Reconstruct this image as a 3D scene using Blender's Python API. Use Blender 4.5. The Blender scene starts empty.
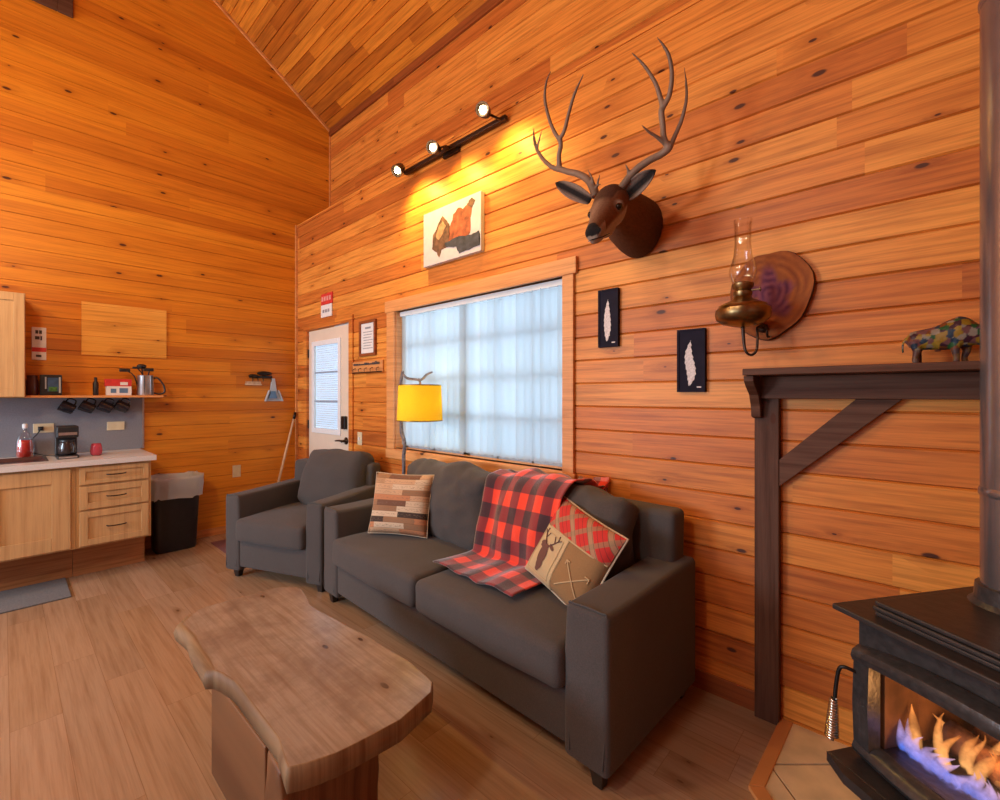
import bpy, bmesh, math, random
from mathutils import Vector, Matrix, noise
random.seed(7)
C = bpy.context.scene.collection
PI = math.pi
R = math.radians

# ------------------------------------------------------------------ materials
def nm(name):
    m = bpy.data.materials.new(name); m.use_nodes = True
    nt = m.node_tree; nt.nodes.clear()
    out = nt.nodes.new('ShaderNodeOutputMaterial')
    return m, nt, out
def N(nt, t, **kw):
    n = nt.nodes.new(t)
    for k, v in kw.items(): setattr(n, k, v)
    return n
def L(nt, a, b): nt.links.new(a, b)
def setin(nt, sock, v):
    if hasattr(v, 'links') or isinstance(v, bpy.types.NodeSocket): nt.links.new(v, sock)
    else: sock.default_value = v
def MA(nt, op, a, b=0.0, c=None):
    n = N(nt, 'ShaderNodeMath', operation=op)
    setin(nt, n.inputs[0], a); setin(nt, n.inputs[1], b)
    if c is not None: setin(nt, n.inputs[2], c)
    return n.outputs[0]
def MIX(nt, f, a, b, mode='MIX'):
    n = N(nt, 'ShaderNodeMix', data_type='RGBA', blend_type=mode)
    setin(nt, n.inputs[0], f); setin(nt, n.inputs[6], a); setin(nt, n.inputs[7], b)
    return n.outputs[2]
def c4(c): return (c[0], c[1], c[2], 1.0)
def RAMP(nt, f, stops):
    n = N(nt, 'ShaderNodeValToRGB'); e = n.color_ramp.elements
    while len(e) < len(stops): e.new(0.5)
    for i, (p, c) in enumerate(stops): e[i].position = p; e[i].color = c4(c)
    setin(nt, n.inputs[0], f); return n.outputs[0]
def PR(nt, out, col, rough=0.5, metal=0.0, **kw):
    b = N(nt, 'ShaderNodeBsdfPrincipled')
    setin(nt, b.inputs['Base Color'], c4(col) if isinstance(col, tuple) and len(col) == 3 else col)
    setin(nt, b.inputs['Roughness'], rough); b.inputs['Metallic'].default_value = metal
    for k, v in kw.items(): setin(nt, b.inputs[k.replace('_', ' ')], v)
    L(nt, b.outputs[0], out.inputs[0]); return b
def BUMP(nt, b, h, strength=0.3, dist=0.01):
    n = N(nt, 'ShaderNodeBump'); n.inputs['Strength'].default_value = strength
    n.inputs['Distance'].default_value = dist
    setin(nt, n.inputs['Height'], h); L(nt, n.outputs[0], b.inputs['Normal'])
def NOISE(nt, vec, scale, detail=3, rough=0.5, dim='3D'):
    n = N(nt, 'ShaderNodeTexNoise', noise_dimensions=dim)
    n.inputs['Scale'].default_value = scale; n.inputs['Detail'].default_value = detail
    n.inputs['Roughness'].default_value = rough
    if vec is not None: L(nt, vec, n.inputs['Vector'])
    return n.outputs['Fac']
def XYZ(nt, x, y, z):
    n = N(nt, 'ShaderNodeCombineXYZ')
    for i, v in enumerate((x, y, z)): setin(nt, n.inputs[i], v)
    return n.outputs[0]

def flat(name, col, rough=0.5, metal=0.0, var=0.12, scale=30.0, bump=0.0, **kw):
    m, nt, out = nm(name)
    tc = N(nt, 'ShaderNodeTexCoord').outputs['Object']
    f = NOISE(nt, tc, scale, 3)
    a = tuple(max(0, x * (1 - var)) for x in col); b_ = tuple(min(1, x * (1 + var)) for x in col)
    c = RAMP(nt, f, [(0.3, a), (0.7, b_)])
    b = PR(nt, out, c, rough, metal, **kw)
    if bump: BUMP(nt, b, f, bump, 0.01)
    return m

def boards(name, tones, row=0.1275, phase=0.0225, plen=2.6, raxis='Z', rough=0.46, spec=0.35, patina=0.0, knots=0.5, laxis='X', knotc=(0.075, 0.018, 0.006), grain=1.0, groove=0.0, cont=1.0):
    """planks running along laxis, stacked along raxis, in object coordinates"""
    m, nt, out = nm(name)
    tc = N(nt, 'ShaderNodeTexCoord').outputs['Object']
    sp = N(nt, 'ShaderNodeSeparateXYZ'); L(nt, tc, sp.inputs[0])
    u = sp.outputs[laxis]; v = sp.outputs[raxis]
    rw = MA(nt, 'DIVIDE', MA(nt, 'SUBTRACT', v, phase), row)
    ri = MA(nt, 'FLOOR', rw)
    wn = N(nt, 'ShaderNodeTexWhiteNoise', noise_dimensions='1D'); L(nt, ri, wn.inputs['W'])
    us = MA(nt, 'DIVIDE', MA(nt, 'MULTIPLY_ADD', wn.outputs[0], plen * 3.7, u), plen)
    ui = MA(nt, 'FLOOR', us)
    wn2 = N(nt, 'ShaderNodeTexWhiteNoise', noise_dimensions='2D'); L(nt, XYZ(nt, ri, ui, 0.0), wn2.inputs['Vector'])
    rnd = wn2.outputs[0]
    off = MA(nt, 'MULTIPLY', rnd, 37.0)
    # knots
    kv = XYZ(nt, MA(nt, 'MULTIPLY', u, 3.2), MA(nt, 'MULTIPLY', MA(nt, 'ADD', v, off), 7.5), MA(nt, 'MULTIPLY', ri, 3.3))
    vo = N(nt, 'ShaderNodeTexVoronoi', voronoi_dimensions='2D', feature='F1')
    vo.inputs['Scale'].default_value = 1.0; vo.inputs['Randomness'].default_value = 1.0; L(nt, kv, vo.inputs['Vector'])
    sepc = N(nt, 'ShaderNodeSeparateColor'); L(nt, vo.outputs['Color'], sepc.inputs[0])
    keep = MA(nt, 'LESS_THAN', sepc.outputs[0], knots)
    size = MA(nt, 'MULTIPLY_ADD', sepc.outputs[1], 0.075, 0.025)
    d = vo.outputs['Distance']
    k = MA(nt, 'MULTIPLY', MA(nt, 'SUBTRACT', 1.0, N_smooth(nt, d, size)), keep)
    halo = MA(nt, 'MULTIPLY', MA(nt, 'EXPONENT', MA(nt, 'MULTIPLY', d, -7.0)), keep)
    # grain
    gv = XYZ(nt, MA(nt, 'ADD', MA(nt, 'MULTIPLY', u, 1.3), off), MA(nt, 'MULTIPLY', v, 26.0), halo)
    g1 = NOISE(nt, gv, 1.4, 4, 0.6)
    gv2 = XYZ(nt, MA(nt, 'ADD', MA(nt, 'MULTIPLY', u, 3.0), off), MA(nt, 'MULTIPLY', v, 120.0), halo)
    g2 = NOISE(nt, gv2, 1.0, 3, 0.6)
    base = RAMP(nt, rnd, tones)
    dark = MIX(nt, 1.0, base, c4((0.46, 0.31, 0.20)), 'MULTIPLY')
    gm = MA(nt, 'MULTIPLY', MA(nt, 'SUBTRACT', g1, 0.44), 3.6 * grain); 
    cl = N(nt, 'ShaderNodeClamp'); L(nt, gm, cl.inputs[0])
    col = MIX(nt, MA(nt, 'MULTIPLY', cl.outputs[0], 0.75), base, dark)
    col = MIX(nt, MA(nt, 'MULTIPLY', MA(nt, 'SUBTRACT', g2, 0.45), 0.9 * grain), col, c4((0.02, 0.006, 0.001)))
    col = MIX(nt, MA(nt, 'MULTIPLY', halo, 0.75), col, dark)
    col = MIX(nt, k, col, c4(knotc))
    if patina:
        pn = NOISE(nt, tc, 6.0, 5, 0.65)
        cp = N(nt, 'ShaderNodeMapRange'); L(nt, pn, cp.inputs['Value']); cp.inputs['From Min'].default_value = 0.42; cp.inputs['From Max'].default_value = 0.68
        col = MIX(nt, MA(nt, 'MULTIPLY', cp.outputs[0], patina), col, c4((0.17, 0.12, 0.09)))
    b = PR(nt, out, col, rough, 0, Specular_IOR_Level=spec)
    hgt = MA(nt, 'MULTIPLY', g2, 0.4)
    if groove:
        fr = MA(nt, 'FRACT', rw); fu = MA(nt, 'FRACT', us)
        e1 = MA(nt, 'LESS_THAN', MA(nt, 'MINIMUM', fr, MA(nt, 'SUBTRACT', 1.0, fr)), groove / row)
        e2 = MA(nt, 'LESS_THAN', MA(nt, 'MINIMUM', fu, MA(nt, 'SUBTRACT', 1.0, fu)), groove / plen)
        e = MA(nt, 'MAXIMUM', e1, e2)
        col2 = MIX(nt, MA(nt, 'MULTIPLY', e, 0.45), col, dark); L(nt, col2, b.inputs['Base Color'])
        hgt = MA(nt, 'SUBTRACT', hgt, e)
    BUMP(nt, b, hgt, 0.25, 0.003)
    return m
def N_smooth(nt, d, size):
    n = N(nt, 'ShaderNodeMapRange', interpolation_type='SMOOTHSTEP')
    L(nt, d, n.inputs['Value'])
    setin(nt, n.inputs['From Min'], MA(nt, 'MULTIPLY', size, 0.55)); setin(nt, n.inputs['From Max'], size)
    return n.outputs[0]

def fabric(name, col, col2, scale=420, rough=0.95, bump=0.35):
    m, nt, out = nm(name)
    tc = N(nt, 'ShaderNodeTexCoord').outputs['Object']
    f = NOISE(nt, tc, scale, 2, 0.7); g = NOISE(nt, tc, 7, 3, 0.6)
    c = MIX(nt, f, c4(col), c4(col2)); c = MIX(nt, MA(nt, 'MULTIPLY', g, 0.35), c, c4(tuple(x * .6 for x in col)))
    b = PR(nt, out, c, rough, 0, Sheen_Weight=0.08, Sheen_Roughness=0.6)
    BUMP(nt, b, f, bump, 0.002); return m

def vcol(name, rough=0.8, var=0.3, scale=90, bump=0.4, stretch=(1, 1, 1), metal=0.0):
    m, nt, out = nm(name)
    a = N(nt, 'ShaderNodeAttribute', attribute_name='Col')
    tc = N(nt, 'ShaderNodeTexCoord').outputs['Object']
    mp = N(nt, 'ShaderNodeMapping'); mp.inputs['Scale'].default_value = stretch; L(nt, tc, mp.inputs[0])
    f = NOISE(nt, mp.outputs[0], scale, 3, 0.7)
    dk = MIX(nt, 1.0, a.outputs['Color'], c4((1 - var,) * 3), 'MULTIPLY')
    c = MIX(nt, f, a.outputs['Color'], dk)
    b = PR(nt, out, c, rough, metal, Specular_IOR_Level=0.25); BUMP(nt, b, f, bump, 0.004); return m

def glass(name, col=(0.9, 0.95, 1.0), rough=0.02, alpha=0.75):
    m, nt, out = nm(name)
    t = N(nt, 'ShaderNodeBsdfTransparent'); t.inputs[0].default_value = c4(col)
    g = N(nt, 'ShaderNodeBsdfGlossy'); g.inputs['Roughness'].default_value = rough
    lw = N(nt, 'ShaderNodeLayerWeight'); lw.inputs['Blend'].default_value = 1 - alpha
    mx = N(nt, 'ShaderNodeMixShader'); L(nt, MA(nt, 'MULTIPLY', lw.outputs['Facing'], 0.8), mx.inputs[0])
    L(nt, t.outputs[0], mx.inputs[1]); L(nt, g.outputs[0], mx.inputs[2]); L(nt, mx.outputs[0], out.inputs[0])
    return m
def emis(name, col, s):
    m, nt, out = nm(name); e = N(nt, 'ShaderNodeEmission'); e.inputs[0].default_value = c4(col); e.inputs[1].default_value = s
    L(nt, e.outputs[0], out.inputs[0]); return m
def translucent(name, col, tr=0.5, clear=0.0):
    m, nt, out = nm(name)
    tc = N(nt, 'ShaderNodeTexCoord').outputs['Object']
    f = NOISE(nt, tc, 200, 2)
    cc = RAMP(nt, f, [(0, tuple(x * .93 for x in col)), (1, col)])
    d = N(nt, 'ShaderNodeBsdfDiffuse'); L(nt, cc, d.inputs[0])
    t = N(nt, 'ShaderNodeBsdfTranslucent'); L(nt, cc, t.inputs[0])
    mx = N(nt, 'ShaderNodeMixShader'); mx.inputs[0].default_value = tr
    L(nt, d.outputs[0], mx.inputs[1]); L(nt, t.outputs[0], mx.inputs[2])
    res = mx.outputs[0]
    if clear:
        p = N(nt, 'ShaderNodeBsdfTransparent'); m2 = N(nt, 'ShaderNodeMixShader'); m2.inputs[0].default_value = clear
        L(nt, res, m2.inputs[1]); L(nt, p.outputs[0], m2.inputs[2]); res = m2.outputs[0]
    L(nt, res, out.inputs[0]); return m

PINE = [(0.0, (0.47, 0.125, 0.020)), (0.15, (0.62, 0.190, 0.030)), (0.35, (0.72, 0.250, 0.040)), (0.6, (0.80, 0.320, 0.058)), (0.8, (0.66, 0.205, 0.034)), (1.0, (0.52, 0.142, 0.024))]
PINE_L = [(0.0, (0.54, 0.160, 0.010)), (0.4, (0.68, 0.230, 0.014)), (0.75, (0.74, 0.275, 0.020)), (1.0, (0.58, 0.170, 0.011))]
CEIL = [(0.0, (0.42, 0.115, 0.010)), (0.35, (0.66, 0.215, 0.018)), (0.7, (0.74, 0.27, 0.028)), (1.0, (0.36, 0.095, 0.010))]
M = {}
M['pine'] = boards('knotty_pine', PINE, knots=0.26)
M['pine_far'] = boards('knotty_pine_gable', PINE_L, knots=0.24, grain=0.62)
M['pine_ceil'] = boards('pine_ceiling', CEIL, row=0.09, phase=0, plen=1.3, knots=0.15)
M['trimwood'] = boards('pine_trim', [(0, (0.62, 0.24, 0.07)), (1, (0.72, 0.33, 0.12))], row=0.5, plen=9, knots=0.12, grain=0.7)
M['redtrim'] = boards('red_stained_trim', [(0, (0.24, 0.06, 0.015)), (1, (0.32, 0.085, 0.02))], row=0.5, plen=9, knots=0.1)
M['floor'] = boards('oak_floor', [(0, (0.33, 0.200, 0.112)), (0.35, (0.41, 0.265, 0.165)), (0.7, (0.37, 0.220, 0.120)), (1, (0.45, 0.295, 0.19))], row=0.155, phase=0.02, plen=1.25, raxis='Y', rough=0.27, spec=0.6, knots=0.04, grain=0.55, groove=0.0012, knotc=(0.16, 0.08, 0.04))
M['darkwood'] = boards('dark_stained_wood', [(0, (0.095, 0.042, 0.026)), (1, (0.125, 0.055, 0.033))], row=0.6, plen=9, knots=0.1, grain=1.1, rough=0.6, spec=0.2, knotc=(0.02, 0.008, 0.004))
M['maple'] = boards('maple_cabinet', [(0, (0.56, 0.33, 0.145)), (1, (0.63, 0.39, 0.18))], row=0.8, plen=9, raxis='Y', laxis='Z', knots=0.0, grain=0.5)
M['toe'] = boards('plinth_wood', [(0, (0.42, 0.17, 0.06)), (1, (0.48, 0.20, 0.07))], row=0.8, plen=9, raxis='Z', laxis='Y', knots=0.1)
M['slab'] = boards('slab_wood', [(0, (0.31, 0.25, 0.19)), (1, (0.36, 0.29, 0.225))], row=1.6, phase=-0.8, plen=9, raxis='Y', knots=0.34, grain=0.8, rough=0.22, spec=0.7, patina=0.75, knotc=(0.035, 0.02, 0.015))
M['bark'] = boards('slab_edge', [(0, (0.23, 0.135, 0.065)), (1, (0.28, 0.17, 0.085))], row=0.9, plen=9, raxis='Y', knots=0.0, grain=1.2, rough=0.6)
M['slableg'] = boards('slab_leg_wood', [(0, (0.17, 0.070, 0.026)), (1, (0.22, 0.095, 0.036))], row=0.2, plen=9, raxis='Y', laxis='Z', knots=0.2, grain=1.2, rough=0.5)
M['sofa'] = fabric('charcoal_fabric', (0.034, 0.028, 0.027), (0.104, 0.086, 0.081), scale=240, bump=0.7)
M['piping'] = fabric('piping_fabric', (0.05, 0.047, 0.048), (0.09, 0.085, 0.085))
M['blackleg'] = flat('espresso_leg', (0.018, 0.012, 0.010), 0.4)
M['iron'] = flat('cast_iron', (0.050, 0.047, 0.050), 0.33, 0.35, 0.25, 60, 0.15)
M['ironflat'] = flat('stove_plate', (0.040, 0.034, 0.034), 0.40, 0.3, 0.2, 40, 0.1)
M['pipe'] = flat('stove_pipe', (0.26, 0.235, 0.245), 0.24, 0.75, 0.12, 8)
M['steel'] = flat('brushed_steel', (0.55, 0.55, 0.56), 0.3, 0.9, 0.1, 20)
M['chrome'] = flat('coil_steel', (0.70, 0.64, 0.56), 0.22, 1.0, 0.1, 20)
M['black'] = flat('black_plastic', (0.014, 0.014, 0.016), 0.4, 0, 0.2)
M['blackmetal'] = flat('black_metal', (0.02, 0.018, 0.018), 0.35, 0.6, 0.2)
M['bronze'] = flat('bronze_metal', (0.05, 0.03, 0.022), 0.35, 0.7, 0.2)
M['brass'] = flat('aged_brass', (0.24, 0.15, 0.065), 0.33, 1.0, 0.4, 18)
M['doorpaint'] = flat('cream_door_paint', (0.72, 0.60, 0.48), 0.5, 0, 0.03, 12)
M['whiteframe'] = flat('white_vinyl', (0.78, 0.80, 0.82), 0.4, 0, 0.03)
M['plate'] = flat('almond_plate', (0.66, 0.55, 0.36), 0.4, 0, 0.04)
M['counter'] = flat('speckled_counter', (0.66, 0.64, 0.64), 0.25, 0, 0.08, 160)
M['backsplash'] = flat('grey_backsplash', (0.20, 0.205, 0.235), 0.35, 0, 0.1, 120)
M['paper'] = flat('white_paper', (0.75, 0.72, 0.70), 0.6, 0, 0.03)
M['canvas'] = flat('canvas_white', (0.56, 0.51, 0.53), 0.8, 0, 0.07, 14)
M['redplastic'] = flat('red_print', (0.60, 0.035, 0.03), 0.45)
M['darkink'] = flat('dark_ink', (0.05, 0.045, 0.05), 0.6)
M['greyink'] = flat('grey_ink', (0.25, 0.25, 0.28), 0.6)
M['blueprint'] = flat('blue_print', (0.04, 0.10, 0.22), 0.4, 0, 0.6, 12)
M['greenprint'] = flat('green_print', (0.06, 0.22, 0.05), 0.4, 0, 0.6, 40)
M['navyboard'] = flat('navy_panel', (0.014, 0.012, 0.024), 0.8, 0, 0.2, 20, 0, Specular_IOR_Level=0.15)
M['feather'] = flat('white_feather', (0.62, 0.56, 0.56), 0.7, 0, 0.2, 160)
M['mat'] = fabric('grey_mat', (0.05, 0.045, 0.045), (0.22, 0.20, 0.20), 90)
M['doormat'] = fabric('red_mat', (0.10, 0.018, 0.012), (0.22, 0.04, 0.03), 120)
M['bin'] = flat('black_bin', (0.012, 0.011, 0.014), 0.45, 0, 0.2)
M['bark2'] = flat('bark_rim', (0.07, 0.03, 0.018), 0.9, 0, 0.5, 60, 0.6)
M['broomwood'] = flat('broom_handle', (0.62, 0.45, 0.30), 0.5)
M['bluepl'] = flat('blue_plastic', (0.10, 0.20, 0.34), 0.4)
M['greypl'] = flat('pale_plastic', (0.45, 0.50, 0.55), 0.4)
M['twig'] = flat('twig_metal', (0.15, 0.13, 0.15), 0.6, 0, 0.4, 60, 0.6)
M['tile'] = flat('hearth_tile', (0.68, 0.50, 0.30), 0.5, 0, 0.16, 9)
M['grout'] = flat('hearth_grout', (0.26, 0.15, 0.08), 0.8)
M['glass'] = glass('clear_glass')
M['lampglass'] = glass('chimney_glass', (0.97, 0.97, 0.97), 0.04, 0.55)
M['redliquid'] = flat('red_soap', (0.45, 0.03, 0.02), 0.25)
M['pinkglass'] = flat('pink_tumbler', (0.55, 0.07, 0.12), 0.15, 0, 0.1, 20, 0, Alpha=0.8)
M['slat'] = translucent('blind_fabric', (0.66, 0.79, 0.86), 0.50, 0.30)
M['miniblind'] = translucent('door_blind', (0.80, 0.86, 0.92), 0.6, 0.2)
M['bag'] = translucent('bin_liner', (0.82, 0.88, 0.95), 0.3, 0.30)
M['bulb'] = emis('warm_bulb', (1.0, 0.80, 0.45), 38.0)
M['antler'] = vcol('antler_bone', 0.45, 0.35, 30, 0.5, (1, 1, 0.25))
M['fur'] = vcol('deer_fur', 0.9, 0.6, 110, 1.0, (1, 0.35, 1))
M['bisonc'] = vcol('bison_paint', 0.4, 0.25, 60, 0.5)
M['slicec'] = vcol('wood_slice', 0.7, 0.3, 60, 0.3)
M['eye'] = flat('deer_eye', (0.01, 0.006, 0.004), 0.08)
M['char'] = flat('charred_log', (0.16, 0.065, 0.03), 0.95, 0, 0.6, 30, 0.8)
M['firebrick'] = flat('firebox_brick', (0.16, 0.075, 0.035), 0.9, 0, 0.4, 12)
M['tanfab'] = fabric('tan_fabric', (0.50, 0.34, 0.17), (0.62, 0.45, 0.25), 260)
M['olivefab'] = fabric('olive_fabric', (0.24, 0.12, 0.045), (0.36, 0.20, 0.08), 200)
M['deerprint'] = fabric('brown_print', (0.12, 0.045, 0.03), (0.17, 0.07, 0.05), 200)
M['pipingtan'] = fabric('tan_piping', (0.50, 0.38, 0.26), (0.62, 0.5, 0.36), 200)
M['fleck'] = flat('canvas_rust', (0.34, 0.075, 0.028), 0.8, 0, 0.55, 22)
M['umber'] = flat('canvas_umber', (0.13, 0.055, 0.030), 0.8, 0, 0.6, 24)
M['tanpaint'] = flat('canvas_tan', (0.42, 0.22, 0.11), 0.8, 0, 0.4, 24)
M['slate'] = flat('canvas_slate', (0.040, 0.040, 0.060), 0.8, 0, 0.5, 24)

def plaid():
    m, nt, out = nm('buffalo_plaid')
    uv = N(nt, 'ShaderNodeTexCoord').outputs['UV']
    sp = N(nt, 'ShaderNodeSeparateXYZ'); L(nt, uv, sp.inputs[0])
    a = MA(nt, 'LESS_THAN', MA(nt, 'FRACT', MA(nt, 'DIVIDE', sp.outputs[0], 0.15)), 0.5)
    b_ = MA(nt, 'LESS_THAN', MA(nt, 'FRACT', MA(nt, 'DIVIDE', sp.outputs[1], 0.15)), 0.5)
    s = MA(nt, 'ADD', a, b_)
    col = RAMP(nt, MA(nt, 'MULTIPLY', s, 0.5), [(0.0, (0.95, 0.055, 0.018)), (0.4, (0.24, 0.020, 0.026)), (0.8, (0.012, 0.014, 0.024))])
    col.node.color_ramp.interpolation = 'CONSTANT'
    tc = N(nt, 'ShaderNodeTexCoord').outputs['Object']
    f = NOISE(nt, tc, 300, 2, 0.7)
    c = MIX(nt, MA(nt, 'MULTIPLY', f, 0.3), col, c4((0.3, 0.05, 0.04)), 'MIX')
    b = PR(nt, out, c, 0.95, 0, Sheen_Weight=0.5, Sheen_Roughness=0.5); BUMP(nt, b, f, 0.5, 0.003)
    return m
M['plaid'] = plaid()

def pillow_words():
    m, nt, out = nm('patchwork_pillow')
    uv = N(nt, 'ShaderNodeTexCoord').outputs['UV']
    sp = N(nt, 'ShaderNodeSeparateXYZ'); L(nt, uv, sp.inputs[0])
    v = MA(nt, 'MULTIPLY', sp.outputs[1], 11.0); ri = MA(nt, 'FLOOR', v)
    wn = N(nt, 'ShaderNodeTexWhiteNoise', noise_dimensions='1D'); L(nt, ri, wn.inputs['W'])
    us = MA(nt, 'ADD', MA(nt, 'MULTIPLY', sp.outputs[0], 1.9), MA(nt, 'MULTIPLY', wn.outputs[0], 5.0))
    w2 = N(nt, 'ShaderNodeTexWhiteNoise', noise_dimensions='2D'); L(nt, XYZ(nt, ri, MA(nt, 'FLOOR', us), 0.0), w2.inputs['Vector'])
    col = RAMP(nt, w2.outputs[0], [(0, (0.42, 0.24, 0.13)), (0.16, (0.05, 0.03, 0.022)), (0.30, (0.55, 0.33, 0.19)), (0.5, (0.30, 0.15, 0.075)), (0.62, (0.60, 0.44, 0.30)), (0.78, (0.16, 0.07, 0.04)), (0.88, (0.5, 0.2, 0.09))])
    col.node.color_ramp.interpolation = 'CONSTANT'
    g = NOISE(nt, XYZ(nt, MA(nt, 'MULTIPLY', sp.outputs[0], 26.0), MA(nt, 'MULTIPLY', sp.outputs[1], 60.0), ri), 1.0, 2, 0.6)
    fr = MA(nt, 'FRACT', v)
    mid = MA(nt, 'LESS_THAN', MA(nt, 'ABSOLUTE', MA(nt, 'SUBTRACT', fr, 0.5)), 0.22)
    ink = MA(nt, 'MULTIPLY', MA(nt, 'GREATER_THAN', g, 0.55), MA(nt, 'MULTIPLY', mid, 0.5))
    col = MIX(nt, ink, col, c4((0.20, 0.13, 0.09)))
    edge = MA(nt, 'LESS_THAN', fr, 0.08)
    col = MIX(nt, MA(nt, 'MULTIPLY', edge, 0.5), col, c4((0.10, 0.05, 0.03)))
    b = PR(nt, out, col, 0.9); BUMP(nt, b, g, 0.1, 0.003); return m
M['words'] = pillow_words()

def plaid2():
    m, nt, out = nm('red_tan_tartan')
    uv = N(nt, 'ShaderNodeTexCoord').outputs['UV']
    sp = N(nt, 'ShaderNodeSeparateXYZ'); L(nt, uv, sp.inputs[0])
    p = MA(nt, 'ADD', sp.outputs[0], sp.outputs[1]); q = MA(nt, 'SUBTRACT', sp.outputs[0], sp.outputs[1])
    a = MA(nt, 'LESS_THAN', MA(nt, 'FRACT', MA(nt, 'MULTIPLY', p, 3.4)), 0.30)
    b_ = MA(nt, 'LESS_THAN', MA(nt, 'FRACT', MA(nt, 'MULTIPLY', q, 3.4)), 0.30)
    col = MIX(nt, MA(nt, 'MULTIPLY', a, 0.75), c4((0.55, 0.03, 0.025)), c4((0.36, 0.27, 0.15)))
    col = MIX(nt, MA(nt, 'MULTIPLY', b_, 0.65), col, c4((0.28, 0.20, 0.11)))
    s = MA(nt, 'LESS_THAN', MA(nt, 'FRACT', MA(nt, 'MULTIPLY', p, 13.6)), 0.12)
    col = MIX(nt, MA(nt, 'MULTIPLY', s, 0.6), col, c4((0.05, 0.02, 0.02)))
    PR(nt, out, col, 0.9); return m
M['tartan'] = plaid2()

def shade_mat():
    m, nt, out = nm('amber_lampshade')
    tc = N(nt, 'ShaderNodeTexCoord').outputs['Object']
    f = NOISE(nt, tc, 160, 2)
    cc = RAMP(nt, f, [(0, (0.93, 0.70, 0.06)), (1, (0.98, 0.80, 0.10))])
    d = N(nt, 'ShaderNodeBsdfDiffuse'); L(nt, cc, d.inputs[0])
    t = N(nt, 'ShaderNodeBsdfTranslucent'); L(nt, cc, t.inputs[0])
    mx = N(nt, 'ShaderNodeMixShader'); mx.inputs[0].default_value = 0.6
    L(nt, d.outputs[0], mx.inputs[1]); L(nt, t.outputs[0], mx.inputs[2]); L(nt, mx.outputs[0], out.inputs[0]); return m
M['shade'] = shade_mat()

def flame_mat():
    m, nt, out = nm('fire_flame')
    a = N(nt, 'ShaderNodeAttribute', attribute_name='Col')
    tc = N(nt, 'ShaderNodeTexCoord').outputs['Object']
    f = NOISE(nt, tc, 22, 3, 0.6)
    e = N(nt, 'ShaderNodeEmission'); L(nt, a.outputs['Color'], e.inputs[0]); L(nt, MA(nt, 'MULTIPLY', f, 2.6), e.inputs[1])
    t = N(nt, 'ShaderNodeBsdfTransparent')
    lw = N(nt, 'ShaderNodeLayerWeight'); lw.inputs['Blend'].default_value = 0.5
    mx = N(nt, 'ShaderNodeMixShader')
    fac = MA(nt, 'MULTIPLY', MA(nt, 'POWER', MA(nt, 'SUBTRACT', 1.0, lw.outputs['Facing']), 2.2), MA(nt, 'MULTIPLY_ADD', f, 1.5, -0.2)); 
    cl = N(nt, 'ShaderNodeClamp'); L(nt, fac, cl.inputs[0]); L(nt, cl.outputs[0], mx.inputs[0])
    L(nt, t.outputs[0], mx.inputs[1]); L(nt, e.outputs[0], mx.inputs[2]); L(nt, mx.outputs[0], out.inputs[0]); return m
M['flame'] = flame_mat()

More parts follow.
